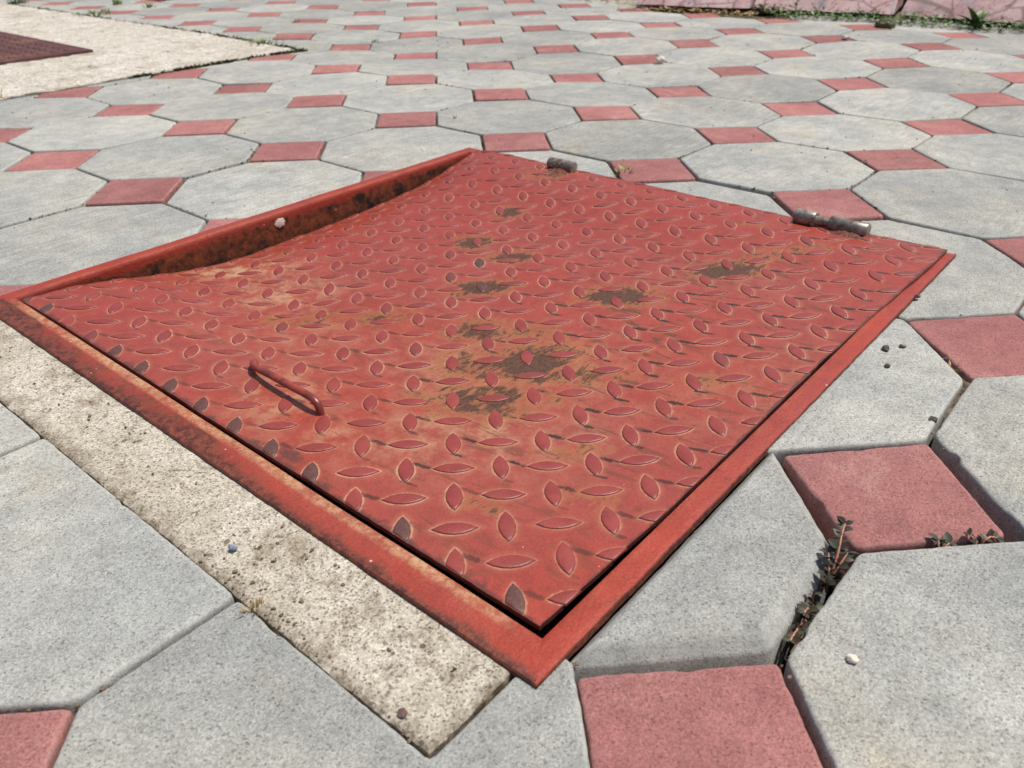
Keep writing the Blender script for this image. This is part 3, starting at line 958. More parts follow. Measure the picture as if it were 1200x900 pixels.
GS = 0.004
gxs = np.linspace(LX0, LX1, int((LX1 - LX0) / GS) + 1)
gys = np.linspace(LY0, LY1, int((LY1 - LY0) / GS) + 1)
V, F = [], []
a_st, a_ta, a_we, a_sk = [], [], [], []
nx, ny = len(gxs), len(gys)
for jy, y in enumerate(gys):
    for ix, x in enumerate(gxs):
        xx, yy = x, y
        if ix == 0: xx += 0.0008 * noise.noise((y * 30, 1, 1)) + 0.0004 * noise.noise((y * 150, 1, 1))
        if jy == 0: yy += 0.0024 * math.exp(-(x - LX0) / 0.10) + 0.0010 * noise.noise((x * 28, 2, 1)) + 0.0004 * noise.noise((x * 150, 1, 1))
        if y < LY0 + 0.07: yy -= lid_ext(x) * (1 - (y - LY0) / 0.07) ** 2
        V.append((xx, yy, lid_z(x, y)))
        a_st.append(blob(SPOTS, x, y))
        a_ta.append(blob(TANS, x, y))
        e = min((x - LX0), (y - LY0) * 1.3, (LY1 - y) * 0.9, (LX1 - x) * 1.6)
        ef = (x - LX0)
        a_we.append(max(0.0, 0.72 * (1 - e / 0.012), 0.6 * (1 - ef / 0.03), 0.55 * math.exp(-((x + 0.735) / 0.012) ** 2 - ((y + 0.415) / 0.03) ** 2) + 0.2 * (1 - ef / 0.06)))
        a_sk.append(0.12 + 0.7 * math.exp(-((x + 0.45) / 0.24) ** 2 - ((y + 0.50) / 0.13) ** 2) + 0.35 * math.exp(-((x + 0.3) / 0.2) ** 2 - ((y + 0.58) / 0.1) ** 2))
for jy in range(ny - 1):
    for ix in range(nx - 1):
        a = jy * nx + ix
        F.append((a, a + 1, a + nx + 1, a + nx))
rim = [ix for ix in range(nx)] + [jy * nx + nx - 1 for jy in range(1, ny)] + [(ny - 1) * nx + ix for ix in range(nx - 2, -1, -1)] + [jy * nx for jy in range(ny - 2, 0, -1)]
for lay, (off, ins) in enumerate(((0.0036, 0.0), (0.0036, 0.03))):
    b = len(V)
    for r_ in rim:
        x, y, z = V[r_]
        cx_, cy_ = (LX0 + LX1) / 2, (LY0 + LY1) / 2
        V.append((x + (ins if x < cx_ else -ins) * (abs(x - cx_) > 0.29), y + (ins if y < cy_ else -ins) * (abs(y - cy_) > 0.29), z - off))
        a_st.append(0)
        a_ta.append(0)
        a_we.append(1.0)
        a_sk.append(0)
    prev = rim if lay == 0 else [b - len(rim) + t for t in range(len(rim))]
    for t in range(len(rim)):
        t2 = (t + 1) % len(rim)
        F.append((prev[t2], prev[t], b + t, b + t2))
lid = hobj('lid', V, F, M_PLATE, smooth=40)
lid['label'] = 'dented red checker plate lid with rust spots and dust'
for nme, arr in (('stain', a_st), ('tan', a_ta), ('wear', a_we), ('streak', a_sk)): fattr(lid.data, nme, arr)


# raised treads
def vesica(nseg=6):
    pts = []
    th = math.asin(T_A / T_R)
    for k in range(nseg):
        a = -th + 2 * th * k / nseg
        pts.append((T_R * math.sin(a), -(T_R * math.cos(a) - T_C)))
    for k in range(nseg):
        a = th - 2 * th * k / nseg
        pts.append((T_R * math.sin(a), T_R * math.cos(a) - T_C))
    return pts


VES = vesica()


def tread_mesh(poly, mat):
    cx = sum(p[0] for p in poly) / len(poly)
    cy = sum(p[1] for p in poly) / len(poly)
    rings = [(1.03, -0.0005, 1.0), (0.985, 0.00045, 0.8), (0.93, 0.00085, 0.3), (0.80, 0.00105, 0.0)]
    n = len(poly)
    V, F, sk = [], [], []
    for s_, z, k_ in rings:
        for p in poly:
            V.append((cx + (p[0] - cx) * s_, cy + (p[1] - cy) * s_, z))
            sk.append(k_)
    for r_ in range(3):
        for k in range(n):
            k2 = (k + 1) % n
            F.append((r_ * n + k, r_ * n + k2, (r_ + 1) * n + k2, (r_ + 1) * n + k))
    V.append((cx, cy, 0.00115))
    sk.append(0)
    for k in range(n): F.append((3 * n + k, 3 * n + (k + 1) % n, 4 * n))
    me = bpy.data.meshes.new('tread')
    me.from_pydata(V, [], F)
    me.materials.append(mat)
    me.polygons.foreach_set('use_smooth', [True] * len(F))
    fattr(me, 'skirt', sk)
    return me


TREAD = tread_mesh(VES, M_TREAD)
TREAD_BARE = tread_mesh(VES, M_TREAD_BARE)
tre = []
for r_ in range(-3, 18):
    for s_ in range(-3, 18):
        tre.append((TX0 + TPX * r_, TY0 - TPY * s_, math.radians(45)))
        tre.append((TX0 + TPX * (r_ + 0.5), TY0 - TPY * (s_ - 0.5), math.radians(-45)))
# hatch hinge positions, so that no tread pierces the barrels
tlist = []
for tx, ty, ang in tre:
    ca, sa = math.cos(ang), math.sin(ang)
    poly = [(tx + p[0] * ca - p[1] * sa, ty + p[0] * sa + p[1] * ca) for p in VES]
    ylo = LY0 - lid_ext(tx)
    full = all(LX0 + .001 < p[0] < LX1 - .001 and ylo + .001 < p[1] < LY1 - .001 for p in poly)
    if not full:
        for a_, b_, c_ in ((-1, 0, -(LX0 + 0.0006)), (1, 0, LX1 - 0.0006), (0, -1, -(ylo + 0.0006)), (0, 1, LY1 - 0.0006)):
            poly = clip(poly, a_, b_, c_)
            if len(poly) < 3: break
        if len(poly) < 3: continue
        ar = abs(sum(poly[k - 1][0] * poly[k][1] - poly[k][0] * poly[k - 1][1] for k in range(len(poly)))) / 2
        if ar < 1.5e-5: continue
    p = project((tx, ty, 0))
    d = (Vector((tx, ty, 0)) - CAM).length
    tlist.append((d, tx, ty, ang, full, poly))
tlist.sort(key=lambda t: t[0])
rest_bm = bmesh.new()
for k, (d, tx, ty, ang, full, poly) in enumerate(tlist):
    e = 0.004
    zx = (lid_z(tx + e, ty) - lid_z(tx - e, ty)) / (2 * e)
    zy = (lid_z(tx, ty + e) - lid_z(tx, ty - e)) / (2 * e)
    nrm = Vector((-zx, -zy, 1)).normalized()
    q = Vector((0, 0, 1)).rotation_difference(nrm).to_matrix()
    st = blob(SPOTS, tx, ty)
    bare = st > 1.0 or (tx < LX0 + 0.016 and noise.noise((tx * 20, ty * 25, 4)) > -0.1) or noise.noise((tx * 31, ty * 31, 7)) > 0.72
    if full:
        me = TREAD_BARE if bare else TREAD
        R = q @ Matrix.Rotation(ang, 3, 'Z')
    else:
        me = tread_mesh([(p[0] - tx, p[1] - ty) for p in poly], M_TREAD_BARE if bare else M_TREAD)
        R = q
    MW = Matrix.Translation((tx, ty, lid_z(tx, ty))) @ R.to_4x4()
    MW = Matrix.Translation(-H0) @ MW
    if k < 300:
        o = bpy.data.objects.new('tread', me)
        o.matrix_basis = MW
        link(o, lid)
    else:
        tmp = me.copy()
        tmp.transform(MW)
        if bare:
            for pl in tmp.polygons: pl.material_index = 1
        rest_bm.from_mesh(tmp)
        bpy.data.meshes.remove(tmp)
rm_ = bpy.data.meshes.new('far_treads')
rest_bm.to_mesh(rm_)
rest_bm.free()
rm_.materials.append(M_TREAD)
rm_.materials.append(M_TREAD_BARE)
tag(link(bpy.data.objects.new('far_treads', rm_), lid), kind='stuff')


def tube(path, rad, seg=12, cap=True):
    """swept round bar; rad a number or a list"""
    P = [Vector(p) for p in path]
    V, F = [], []
    n = len(P)
    prev_u = None
    for k in range(n):
        t = (P[min(k + 1, n - 1)] - P[max(k - 1, 0)]).normalized()
        u = prev_u if prev_u is not None else t.orthogonal().normalized()
        u = (u - t * u.dot(t)).normalized()
        prev_u = u
        w = t.cross(u)
        r_ = rad[k] if isinstance(rad, (list, tuple)) else rad
        for s in range(seg):
            a = 2 * math.pi * s / seg
            V.append(P[k] + (u * math.cos(a) + w * math.sin(a)) * r_)
    for k in range(n - 1):
        for s in range(seg):
            s2 = (s + 1) % seg
            F.append((k * seg + s, k * seg + s2, (k + 1) * seg + s2, (k + 1) * seg + s))
    if cap:
        F.append(tuple(reversed(range(seg))))
        F.append(tuple((n - 1) * seg + s for s in range(seg)))
    return V, F


def smooth_path(pts, n=6):
    P = [Vector(p) for p in pts]
    out = []
    for k in range(len(P) - 1):
        p0, p1, p2, p3 = P[max(k - 1, 0)], P[k], P[k + 1], P[min(k + 2, len(P) - 1)]
        for t in range(n):
            u = t / n
            out.append(p1 + 0.5 * u * (p2 - p0 + u * (2 * p0 - 5 * p1 + 4 * p2 - p3 + u * (3 * (p1 - p2) + p3 - p0))))
    out.append(P[-1])
    return out


za, zb = lid_z(-0.679, -0.287), lid_z(-0.686, -0.386)
hp = smooth_path([(-0.6715, -0.2765, za - 0.005), (-0.6728, -0.2785, za + 0.0006), (-0.6755, -0.2825, za + 0.0048), (-0.6795, -0.2885, za + 0.0074), (-0.6825, -0.2970, za + 0.0084), (-0.6846, -0.3200, zb + 0.0092), (-0.6860, -0.3480, zb + 0.0104),
                  (-0.6868, -0.3700, zb + 0.0114), (-0.6870, -0.3790, zb + 0.0108), (-0.6871, -0.3845, zb + 0.0074), (-0.6872, -0.3862, zb + 0.001), (-0.6872, -0.3864, zb - 0.006)], 5)
hv, hf = tube(hp, 0.0031, 14)
hd = hobj('handle', hv, hf, M_HANDLE, lid, 50)
hd['label'] = 'bent round bar pull handle on the lid'

# hinges along the far-right edge
HXC = -0.0905


def barrel(parent, y0, y1, r_, z, mat, name='barrel', x=HXC):
    V, F = tube([(x, y0, z), (x, y0 - 0.0008, z), (x, y0 - 0.0012, z), (x, y1 + 0.0012, z), (x, y1 + 0.0008, z), (x, y1, z)], [r_ - 0.0012, r_ - 0.0003, r_, r_, r_ - 0.0003, r_ - 0.0012], 20)
    return hobj(name, V, F, mat, parent, 40)


def weld(parent, x, y0, y1, z, wd):
    V, F = [], []
    n, m = 26, 7
    for k in range(n + 1):
        y = y0 + (y1 - y0) * k / n
        en = math.sin(math.pi * min(1, max(0, k / n))) ** 0.4
        for s in range(m):
            u = s / (m - 1)
            xx = x - wd * (1 - u) * (0.5 + 0.5 * en)
            zz = lid_z(min(xx, LX1), y) - 0.0008 + 0.0105 * u ** 1.5 * en + 0.0012 * noise.noise((y * 260, u * 3, 8)) * en
            V.append((xx + 0.0008 * noise.noise((y * 240, u * 5, 2)), y, zz))
    for k in range(n):
        for s in range(m - 1):
            a = k * m + s
            F.append((a, a + m, a + m + 1, a + 1))
    return hobj('weld_bead', V, F, M_WELD, parent, 60)


h1 = hobj('hinge', *(tube([(HXC, -0.1395, 0.0130), (HXC, -0.1403, 0.0130), (HXC, -0.1815, 0.0130), (HXC, -0.1823, 0.0130)], [0.0072, 0.0081, 0.0081, 0.0072], 20)), M_STEEL)
h1['label'] = 'single short hinge barrel near the far corner'
weld(h1, HXC - 0.001, -0.144, -0.184, 0, 0.021)
h2 = hobj('hinge', *(tube([(HXC, -0.520, 0.0135), (HXC, -0.5395, 0.0135), (HXC, -0.5405, 0.0135), (HXC, -0.546, 0.0135)], [0.0052, 0.0052, 0.0052, 0.0052], 16)), M_STEEL)
h2['label'] = 'double hinge barrel with exposed pin'
barrel(h2, -0.4985, -0.5235, 0.0090, 0.0135, M_STEEL)
barrel(h2, -0.5390, -0.5820, 0.0087, 0.0135, M_STEEL)
weld(h2, HXC - 0.001, -0.541, -0.586, 0, 0.021)

# pale dropping on the inner wall of the frame
V, F = [], []
bm = bmesh.new()
bmesh.ops.create_icosphere(bm, subdivisions=3, radius=1.0)
for v in bm.verts:
    k = 1 + 0.45 * noise.noise(v.co * 2.3 + Vector((3, 1, 0)))
    v.co = Vector((-0.4375 + v.co.x * 0.0068 * k, 0.0143 - abs(v.co.y) * 0.0012, -0.0095 + v.co.z * 0.0055 * k))
me = bpy.data.meshes.new('bird_dropping')
bm.to_mesh(me)
bm.free()
me.materials.append(M_P_WHITE)
o = link(bpy.data.objects.new('bird_dropping', me))
tag(o, 'small pale splat stuck on the rusty inner wall of the red hatch', 'splat')

# ------------------------------------------------------------------ dark covers further back


def dark_cover(x0, x1, y0, y1, z, label, pitch):
    root = empty('manhole_cover', ((x0 + x1) / 2, (y0 + y1) / 2, z))
    tag(root, label, 'cover')
    L = root.location

    def box(V, F, a, b, c, d, z0, z1, ch=0.0):
        n = len(V)
        V += [(a, c, z0), (b, c, z0), (b, d, z0), (a, d, z0), (a + ch, c + ch, z1), (b - ch, c + ch, z1), (b - ch, d - ch, z1), (a + ch, d - ch, z1)]
        F += [(n, n + 1, n + 5, n + 4), (n + 1, n + 2, n + 6, n + 5), (n + 2, n + 3, n + 7, n + 6), (n + 3, n, n + 4, n + 7), (n + 4, n + 5, n + 6, n + 7)]
    V, F = [], []
    box(V, F, x0 - L.x, x1 - L.x, y0 - L.y, y1 - L.y, -0.02, 0.004, 0.003)
    mesh_obj('plate', V, F, M_DARK, root)
    V, F = [], []
    k = 0
    y = y0 + pitch
    while y < y1 - pitch:
        x = x0 + pitch + (0.5 * pitch if k % 2 else 0)
        while x < x1 - pitch:
            n = len(V)
            a, b = (0.36 * pitch, 0.16 * pitch)
            if k % 2: a, b = b, a
            V += [(x - a - L.x, y - L.y, .0035), (x - L.x, y - b - L.y, .0035), (x + a - L.x, y - L.y, .0035), (x - L.x, y + b - L.y, .0035), (x - L.x, y - L.y, .0075)]
            F += [(n, n + 1, n + 4), (n + 1, n + 2, n + 4), (n + 2, n + 3, n + 4), (n + 3, n, n + 4)]
            x += pitch
        y += pitch * 0.5
        k += 1
    tag(mesh_obj('cover_ribs', V, F, M_DARK, root), kind='stuff')
    return root


dark_cover(-0.70, 0.016, 1.435, 2.14, 0.006, 'dark brown ribbed steel cover set in the pale concrete apron', 0.034)
dark_cover(0.765, 1.30, 2.46, 3.05, 0.004, 'dark reddish cover just showing at the top edge among far pavers', 0.034)

# ------------------------------------------------------------------ pink stone wall
wall = empty('stone_wall', (1.66, 0.2, 0))
tag(wall, 'low wall of pink veined stone blocks at the back right', 'wall')


def stone(p0, p1, z0, z1, th, seed):
    th += 1.2 * (z1 - z0)
    p0, p1 = Vector((p0[0], p0[1], 0)), Vector((p1[0], p1[1], 0))
    d = p1 - p0
    L = d.length
    d.normalize()
    out = Vector((d.y, -d.x, 0))
    if out.x > 0: out = -out                        # face towards the camera side
    bm = bmesh.new()
    bmesh.ops.create_cube(bm, size=1.0)
    bmesh.ops.subdivide_edges(bm, edges=bm.edges[:], cuts=11, use_grid_fill=True)
    for v in bm.verts:
        u, w, h = v.co.x + 0.5, v.co.y + 0.5, v.co.z + 0.5
        e = min(u, 1 - u) * L
        ez = min(h, 1 - h) * (z1 - z0)
        bulge = 0.010 * (1 - math.exp(-e / 0.02)) * (1 - math.exp(-ez / 0.02))
        q = p0 + d * (u * L) - out * (w * th)
        q.z = z0 + (z1 - z0) * h
        nn = noise.noise(q * 9 + Vector((seed, 0, 0))) + 0.5 * noise.noise(q * 26 + Vector((seed, 3, 0)))
        k = 1 - w
        q += out * (bulge + 0.007 * nn) * k - out * (1.2 * (q.z - z0)) * k
        q.z += 0.004 * noise.noise(q * 14 + Vector((0, seed, 1))) * (1 if h < 0.01 else 0.5)
        v.co = q - wall.location
    me = bpy.data.meshes.new('stone_block')
    bm.to_mesh(me)
    bm.free()
    me.materials.append(M_STONE)
    me.polygons.foreach_set('use_smooth', [True] * len(me.polygons))
    me.set_sharp_from_angle(angle=math.radians(50))
    return link(bpy.data.objects.new('stone_block', me), wall)


WL = [(1.545, 0.775), (1.625, 0.408), (1.632, 0.398), (1.722, -0.004), (1.728, -0.018), (1.700, -0.470), (1.698, -0.485), (1.70, -0.95)]
for k in range(4):
    stone(WL[2 * k], WL[2 * k + 1], 0.012, 0.26 + 0.01 * k, 0.22, k * 4.1)
V, F = [], []
core = [(1.88, 0.735), (1.935, 0.40), (2.032, 0.0), (2.015, -0.48), (2.01, -0.94)]
for z_ in (-0.04, 0.23):
    for (x, y) in core: V.append((x, y, z_))
    for (x, y) in reversed(core): V.append((x + 0.16, y, z_))
n = len(core) * 2
for k in range(n): F.append((k, (k + 1) % n, n + (k + 1) % n, n + k))
F.append(tuple(range(n, 2 * n)))
mesh_obj('mortar_core', [Vector(v) - wall.location for v in V], F, M_MORTAR, wall)


# ------------------------------------------------------------------ pebbles and grit
def pebble(x, y, size, mat, label, z=None, flat=0.6, seed=0, cat='pebble', name='pebble'):
    bm = bmesh.new()
    bmesh.ops.create_icosphere(bm, subdivisions=2, radius=1.0)
    for v in bm.verts:
        k = 1 + 0.42 * noise.noise(v.co * 1.4 + Vector((seed * 3.1, 0, 0))) + 0.18 * noise.noise(v.co * 3.7 + Vector((seed, 5, 0)))
        v.co = Vector((v.co.x * k, v.co.y * k * 0.82, v.co.z * k * flat)) * (size / 2)
    lo = min(v.co.z for v in bm.verts)
    for v in bm.verts: v.co.z -= lo * 0.9
    me = bpy.data.meshes.new(name)
    bm.to_mesh(me)
    bm.free()
    me.materials.append(mat)
    o = link(bpy.data.objects.new(name, me))
    o.location = (x, y, surf_z(x / A, y / A) + 0.0004 if z is None else z)
    o.rotation_euler.z = seed * 1.7
    return tag(o, label, cat)


pebble(-0.6615, -0.7815, 0.0066, M_P_WHITE, 'white pebble lying on the large grey octagon at lower right', seed=1, z=0.0004)
pebble(-0.3235, -0.6825, 0.0074, M_P_DARK, 'largest dark pebble beside the right edge of the hatch', seed=2, z=0.0008)
pebble(-0.3100, -0.6920, 0.0062, M_P_DARK, 'flat dark grey pebble right of the largest dark pebble', seed=3, z=0.0008, flat=0.4)
pebble(-0.3515, -0.6935, 0.0058, M_P_DARK, 'small grey brown pebble just below the largest dark pebble', seed=4, z=0.0008, flat=0.45)
pebble(-0.8155, -0.4660, 0.0050, M_P_BLUE, 'round blue grey pebble on the beige concrete strip', seed=5, z=0.001, flat=0.8)
pebble(-0.8285, -0.6285, 0.0060, M_P_PURPLE, 'flat purple brown stone bedded near the end of the concrete strip', seed=6, z=0.0002, flat=0.35)
pebble(0.7290, 0.1830, 0.022, M_P_WHITE, 'white pebble on the far paving beside a red square', seed=7, z=-0.001, flat=0.6)
pebble(1.2540, -0.0420, 0.022, M_P_WHITE, 'white pebble on the far paving in front of the stone wall plants', seed=8, z=0.003, flat=0.5)
pebble(-0.4080, -0.7455, 0.0070, M_P_DARK, 'small dark lump in the joint above the upright sprig', seed=9, z=-0.002, flat=0.7)
pebble(-0.5110, -0.8100, 0.0060, M_P_PURPLE, 'tiny reddish stone in the open joint at the right edge of the picture', seed=10, z=-0.012, flat=0.8)
pebble(-0.2040, -0.6710, 0.0064, M_P_PURPLE, 'pinkish brown chip on the paver near the right corner of the hatch', seed=11, z=0.002, flat=0.5)

bm = bmesh.new()


def grain(bm, x, y, z, s):
    r_ = bmesh.ops.create_icosphere(bm, subdivisions=1, radius=s / 2)
    mt = Matrix.Translation((x, y, z)) @ Matrix.Rotation(random.uniform(0, 6.28), 4, 'Z') @ Matrix.Diagonal((random.uniform(.7, 1.5), random.uniform(.6, 1.1), random.uniform(.4, .8), 1))
    for v in r_['verts']:
        v.co = v.co * random.uniform(0.75, 1.2)
    bmesh.ops.transform(bm, matrix=mt, verts=r_['verts'])


def in_hole(x, y):
    return E_X0 - .01 < x < E_X1 + 0.01 and E_YB - .01 < y < E_Y1 + .01


# crumbs in the joints: along octagon-octagon and octagon-square edges
for _ in range(4300):
    i, j = random.randint(-5, 6), random.randint(-5, 5)
    k = random.randrange(8)
    p, q = OCT[k], OCT[(k + 1) % 8]
    t = random.random() ** (0.6 if random.random() < .5 else 1.6)
    x, y = i + .5 + p[0] + (q[0] - p[0]) * t + random.gauss(0, 0.006), j + .5 + p[1] + (q[1] - p[1]) * t + random.gauss(0, 0.006)
    if in_hole(x, y) or (x < AP_X and y > AP_Y) or noise.noise((x * 1.7, y * 1.7, 3)) < -0.12: continue
    px_ = project((x * A, y * A, 0))
    if not px_ or not (-30 < px_[0] < 1230 and -10 < px_[1] < 930): continue
    d = (Vector((x * A, y * A, 0)) - CAM).length
    if d < 0.62 and random.random() < 0.55: continue
    grain(bm, x * A, y * A, surf_z(x, y) - random.uniform(0.0005, 0.0045), random.uniform(0.0011, 0.0036) * min(1.5, 0.75 + d * 0.35))
# crumbs lying on top
for _ in range(420):
    x, y = random.uniform(-4.2, 6), random.uniform(-4, 4)
    if in_hole(x, y): continue
    px_ = project((x * A, y * A, 0))
    if not px_ or not (0 < px_[0] < 1200 and 0 < px_[1] < 900): continue
    d = (Vector((x * A, y * A, 0)) - CAM).length
    grain(bm, x * A, y * A, surf_z(x, y) + 0.0006, random.uniform(0.0007, 0.002) * (0.6 + d * 0.7))
# crumbs along the rim of the concrete strip
for _ in range(110):
    y = random.uniform(-0.65, 0.02)
    grain(bm, -0.8350 + random.gauss(0.0005, 0.002), y, random.uniform(-0.002, 0.0005), random.uniform(0.0009, 0.0024))
for _ in range(30):
    grain(bm, -0.8335 + abs(random.gauss(0, 0.011)), -0.502 + random.gauss(0, 0.03), 0.0006, random.uniform(0.001, 0.0034))
for _ in range(60):
    grain(bm, random.uniform(-0.81, -0.78), random.uniform(-0.64, 0.0), 0.0006, random.uniform(0.0008, 0.0026))
me = bpy.data.meshes.new('grit')
bm.to_mesh(me)
bm.free()
me.materials.append(M_GRIT)
tag(link(bpy.data.objects.new('grit', me)), 'brown grit and crumbs scattered in the paving joints', 'grit', kind='stuff')


# ------------------------------------------------------------------ plants
def leaf_mesh(name, L, W, mat, bend=0.25, fold=0.18):
    V, F = [], []
    n = 6
    for k in range(n + 1):
        u = k / n
        w = W * math.sin(math.pi * (0.06 + 0.94 * u) ** 0.85) * 0.5 if u < 1 else 0.0
        z = -bend * L * u * u + bend * L * u * 0.6
        V += [(u * L, -w, z + fold * w), (u * L, 0, z), (u * L, w, z + fold * w)]
    for k in range(n):
        for s in range(2):
            a = k * 3 + s
            F.append((a, a + 3, a + 4, a + 1))
    me = bpy.data.meshes.new(name)
    me.from_pydata(V, [], F)
    me.materials.append(mat)
    me.polygons.foreach_set('use_smooth', [True] * len(F))
    return me


LEAF_S = leaf_mesh('leaf', 0.0088, 0.0056, M_SPURGE)
LEAF_G = leaf_mesh('leaf', 0.05, 0.018, M_GREEN, 0.45)


def orient(d, upv=Vector((0, 0, 1)), roll=0.0):
    d = d.normalized()
    y = upv.cross(d)
    if y.length < 1e-3: y = Vector((0, 1, 0))
    y.normalize()
    z = d.cross(y)
    R = Matrix(((d.x, y.x, z.x), (d.y, y.y, z.y), (d.z, y.z, z.z))).to_4x4()
    return R @ Matrix.Rotation(roll, 4, 'X')


def spurge(base, paths, label, leaf_scale=1.0, spacing=0.0042, seed=0):
    random.seed(100 + seed)
    root = empty('spurge_weed', base)
    tag(root, label, 'weed')
    B = Vector(base)
    for pth in paths:
        P = smooth_path(pth, 6)
        n = len(P)
        V, F = tube([p for p in P], [0.0010 - 0.0006 * k / n for k in range(n)], 6)
        mesh_obj('stem', [Vector(v) - B for v in V], F, M_STEM, root, 60)
        dist, last, side = 0.0, 0.0, 0
        for k in range(1, n):
            dist += (P[k] - P[k - 1]).length
            if dist - last > spacing or k == n - 1:
                last = dist
                t = (P[k] - P[k - 1]).normalized()
                sidev = t.cross(Vector((0, 0, 1)))
                if sidev.length < 0.2: sidev = Vector((right.x, right.y, 0))
                sidev.normalize()
                for sgn in (-1, 1):
                    dirv = sidev * sgn + t * random.uniform(-0.1, 0.9) + Vector((random.uniform(-.3, .3), random.uniform(-.3, .3), random.uniform(-0.1, 0.5)))
                    o = bpy.data.objects.new('leaf', LEAF_S)
                    o.matrix_basis = Matrix.Translation(P[k] - B) @ orient(dirv, roll=random.uniform(-.8, .8)) @ Matrix.Scale(leaf_scale * random.uniform(0.55, 1.15), 4)
                    link(o, root)
    return root


# in the open joint between the raised octagon and its neighbour
spurge((-0.606, -0.7490, -0.016), [[(-0.606, -0.7490, -0.016), (-0.601, -0.7485, -0.002), (-0.593, -0.747, 0.006), (-0.584, -0.7445, 0.010), (-0.576, -0.743, 0.0125)],
                                  [(-0.606, -0.7490, -0.016), (-0.604, -0.7475, -0.005), (-0.600, -0.7450, 0.001), (-0.596, -0.7425, 0.0035)],
                                  [(-0.606, -0.7490, -0.016), (-0.602, -0.7500, -0.004), (-0.596, -0.7510, 0.002), (-0.590, -0.7515, 0.0045)],
                                  [(-0.606, -0.7490, -0.016), (-0.608, -0.7485, -0.006), (-0.611, -0.7480, -0.001), (-0.613, -0.7478, 0.001)]],
       'upright dark spurge sprig growing at the corner of the red square nearest the hatch edge', 0.78, 0.0027, 1)
spurge((-0.628, -0.7485, -0.020), [[(-0.628, -0.7485, -0.020), (-0.631, -0.7488, -0.010), (-0.637, -0.7490, -0.004), (-0.643, -0.7492, -0.0025)],
                                  [(-0.628, -0.7485, -0.020), (-0.627, -0.7480, -0.010), (-0.626, -0.7475, -0.003)],
                                  [(-0.628, -0.7485, -0.020), (-0.638, -0.7488, -0.014), (-0.650, -0.7492, -0.010), (-0.659, -0.7496, -0.010)]],
       'dark green spurge trailing down the open joint below the upright sprig', 0.75, 0.0030, 2)
spurge((-0.544, -0.7905, -0.012), [[(-0.544, -0.7905, -0.012), (-0.5435, -0.7895, -0.002), (-0.541, -0.788, 0.001)], [(-0.544, -0.7905, -0.012), (-0.5415, -0.7925, -0.002), (-0.538, -0.794, 0.0)]],
       'small two-leaved spurge clump in front of the red square beside the upright sprig', 0.85, 0.003, 3)
spurge((-0.524, -0.808, -0.012), [[(-0.524, -0.808, -0.012), (-0.525, -0.805, -0.002), (-0.525, -0.801, 0.0015)], [(-0.524, -0.808, -0.012), (-0.522, -0.809, -0.002), (-0.519, -0.811, 0.001), (-0.516, -0.814, 0.0)]],
       'round leaved spurge clump at the right corner of the red square beside the upright sprig', 0.75, 0.003, 4)


def tuft(x, y, z, n, h, spread, mat, label, name='grass_tuft', cat='grass', seed=0, w=0.0016, group=None):
    random.seed(seed)
    V, F = [], []
    for _ in range(n):
        a = random.uniform(0, 2 * math.pi)
        r0 = spread * random.random() ** 0.7
        b = Vector((r0 * math.cos(a) * 1.4, r0 * math.sin(a), 0))
        lean = Vector((math.cos(a), math.sin(a), 0)) * random.uniform(0.1, 0.9)
        hh = h * random.uniform(0.5, 1.1)
        sd = Vector((-math.sin(a), math.cos(a), 0)) * w
        k0 = len(V)
        for s in range(4):
            u = s / 3
            c_ = b + Vector((0, 0, 1)) * hh * u * (1 - 0.25 * u) + lean * hh * u * u
            wd = (1 - u) ** 0.7
            V += [c_ - sd * wd, c_ + sd * wd]
        for s in range(3): F.append((k0 + 2 * s, k0 + 2 * s + 1, k0 + 2 * s + 3, k0 + 2 * s + 2))
    o = mesh_obj(name, V, F, mat, None, 60, (x, y, z))
    return tag(o, label, cat, group)


tuft(-0.0345, -0.2255, -0.004, 26, 0.020, 0.009, M_GRASS, 'small yellow green sprout at the corner of the red square behind the hatch', 'sprout', 'sprout', 1, 0.0022)
tuft(0.053, 0.1835, 0.001, 5, 0.016, 0.002, M_GRASS, 'tiny single sprig standing in the joint of a grey octagon behind the hatch', 'sprout', 'sprout', 2, 0.0012)
tuft(0.375, 1.215, -0.004, 60, 0.024, 0.045, M_GRASS, 'longest grass tuft along the far edge of the pale concrete apron', seed=3)
tuft(0.352, 1.275, -0.004, 24, 0.016, 0.03, M_GRASS, 'low grass patch beside the longest tuft on the apron edge', seed=4)
tuft(0.700, 1.505, -0.008, 18, 0.022, 0.014, M_GRASS, 'pale grass tuft among the far grey octagons near the top', seed=5)
tuft(0.585, 1.005, -0.008, 14, 0.014, 0.014, M_GRASS, 'short grass tuft in a joint right of the apron corner', seed=6)
tuft(0.405, 2.88, 0.0, 40, 0.035, 0.03, M_GREEN, 'green grass tuft at the top left corner of the picture', seed=7, w=0.003)
tuft(0.405, 2.25, 0.0, 50, 0.026, 0.06, M_GRASS, 'wide low grass patch on the far edge of the apron', seed=8, w=0.0025)
tuft(0.615, 2.50, 0.0, 24, 0.034, 0.018, M_GRASS, 'yellowish grass tuft between far pavers at the top left', seed=9, w=0.0025)
tuft(0.640, 2.30, 0.0, 22, 0.030, 0.02, M_GRASS, 'second yellowish grass tuft between far pavers near the dark reddish cover', seed=10, w=0.0025)
tuft(-0.3165, -0.7340, -0.006, 30, 0.009, 0.008, M_DRY, 'clump of dry straw in the joint below the rightmost red square', 'straw', 'straw', 11, 0.0007)
tuft(-0.836, -0.516, -0.001, 26, 0.007, 0.005, M_DRY, 'clump of dry straw at the edge of the concrete strip', 'straw', 'straw', 12, 0.0006)
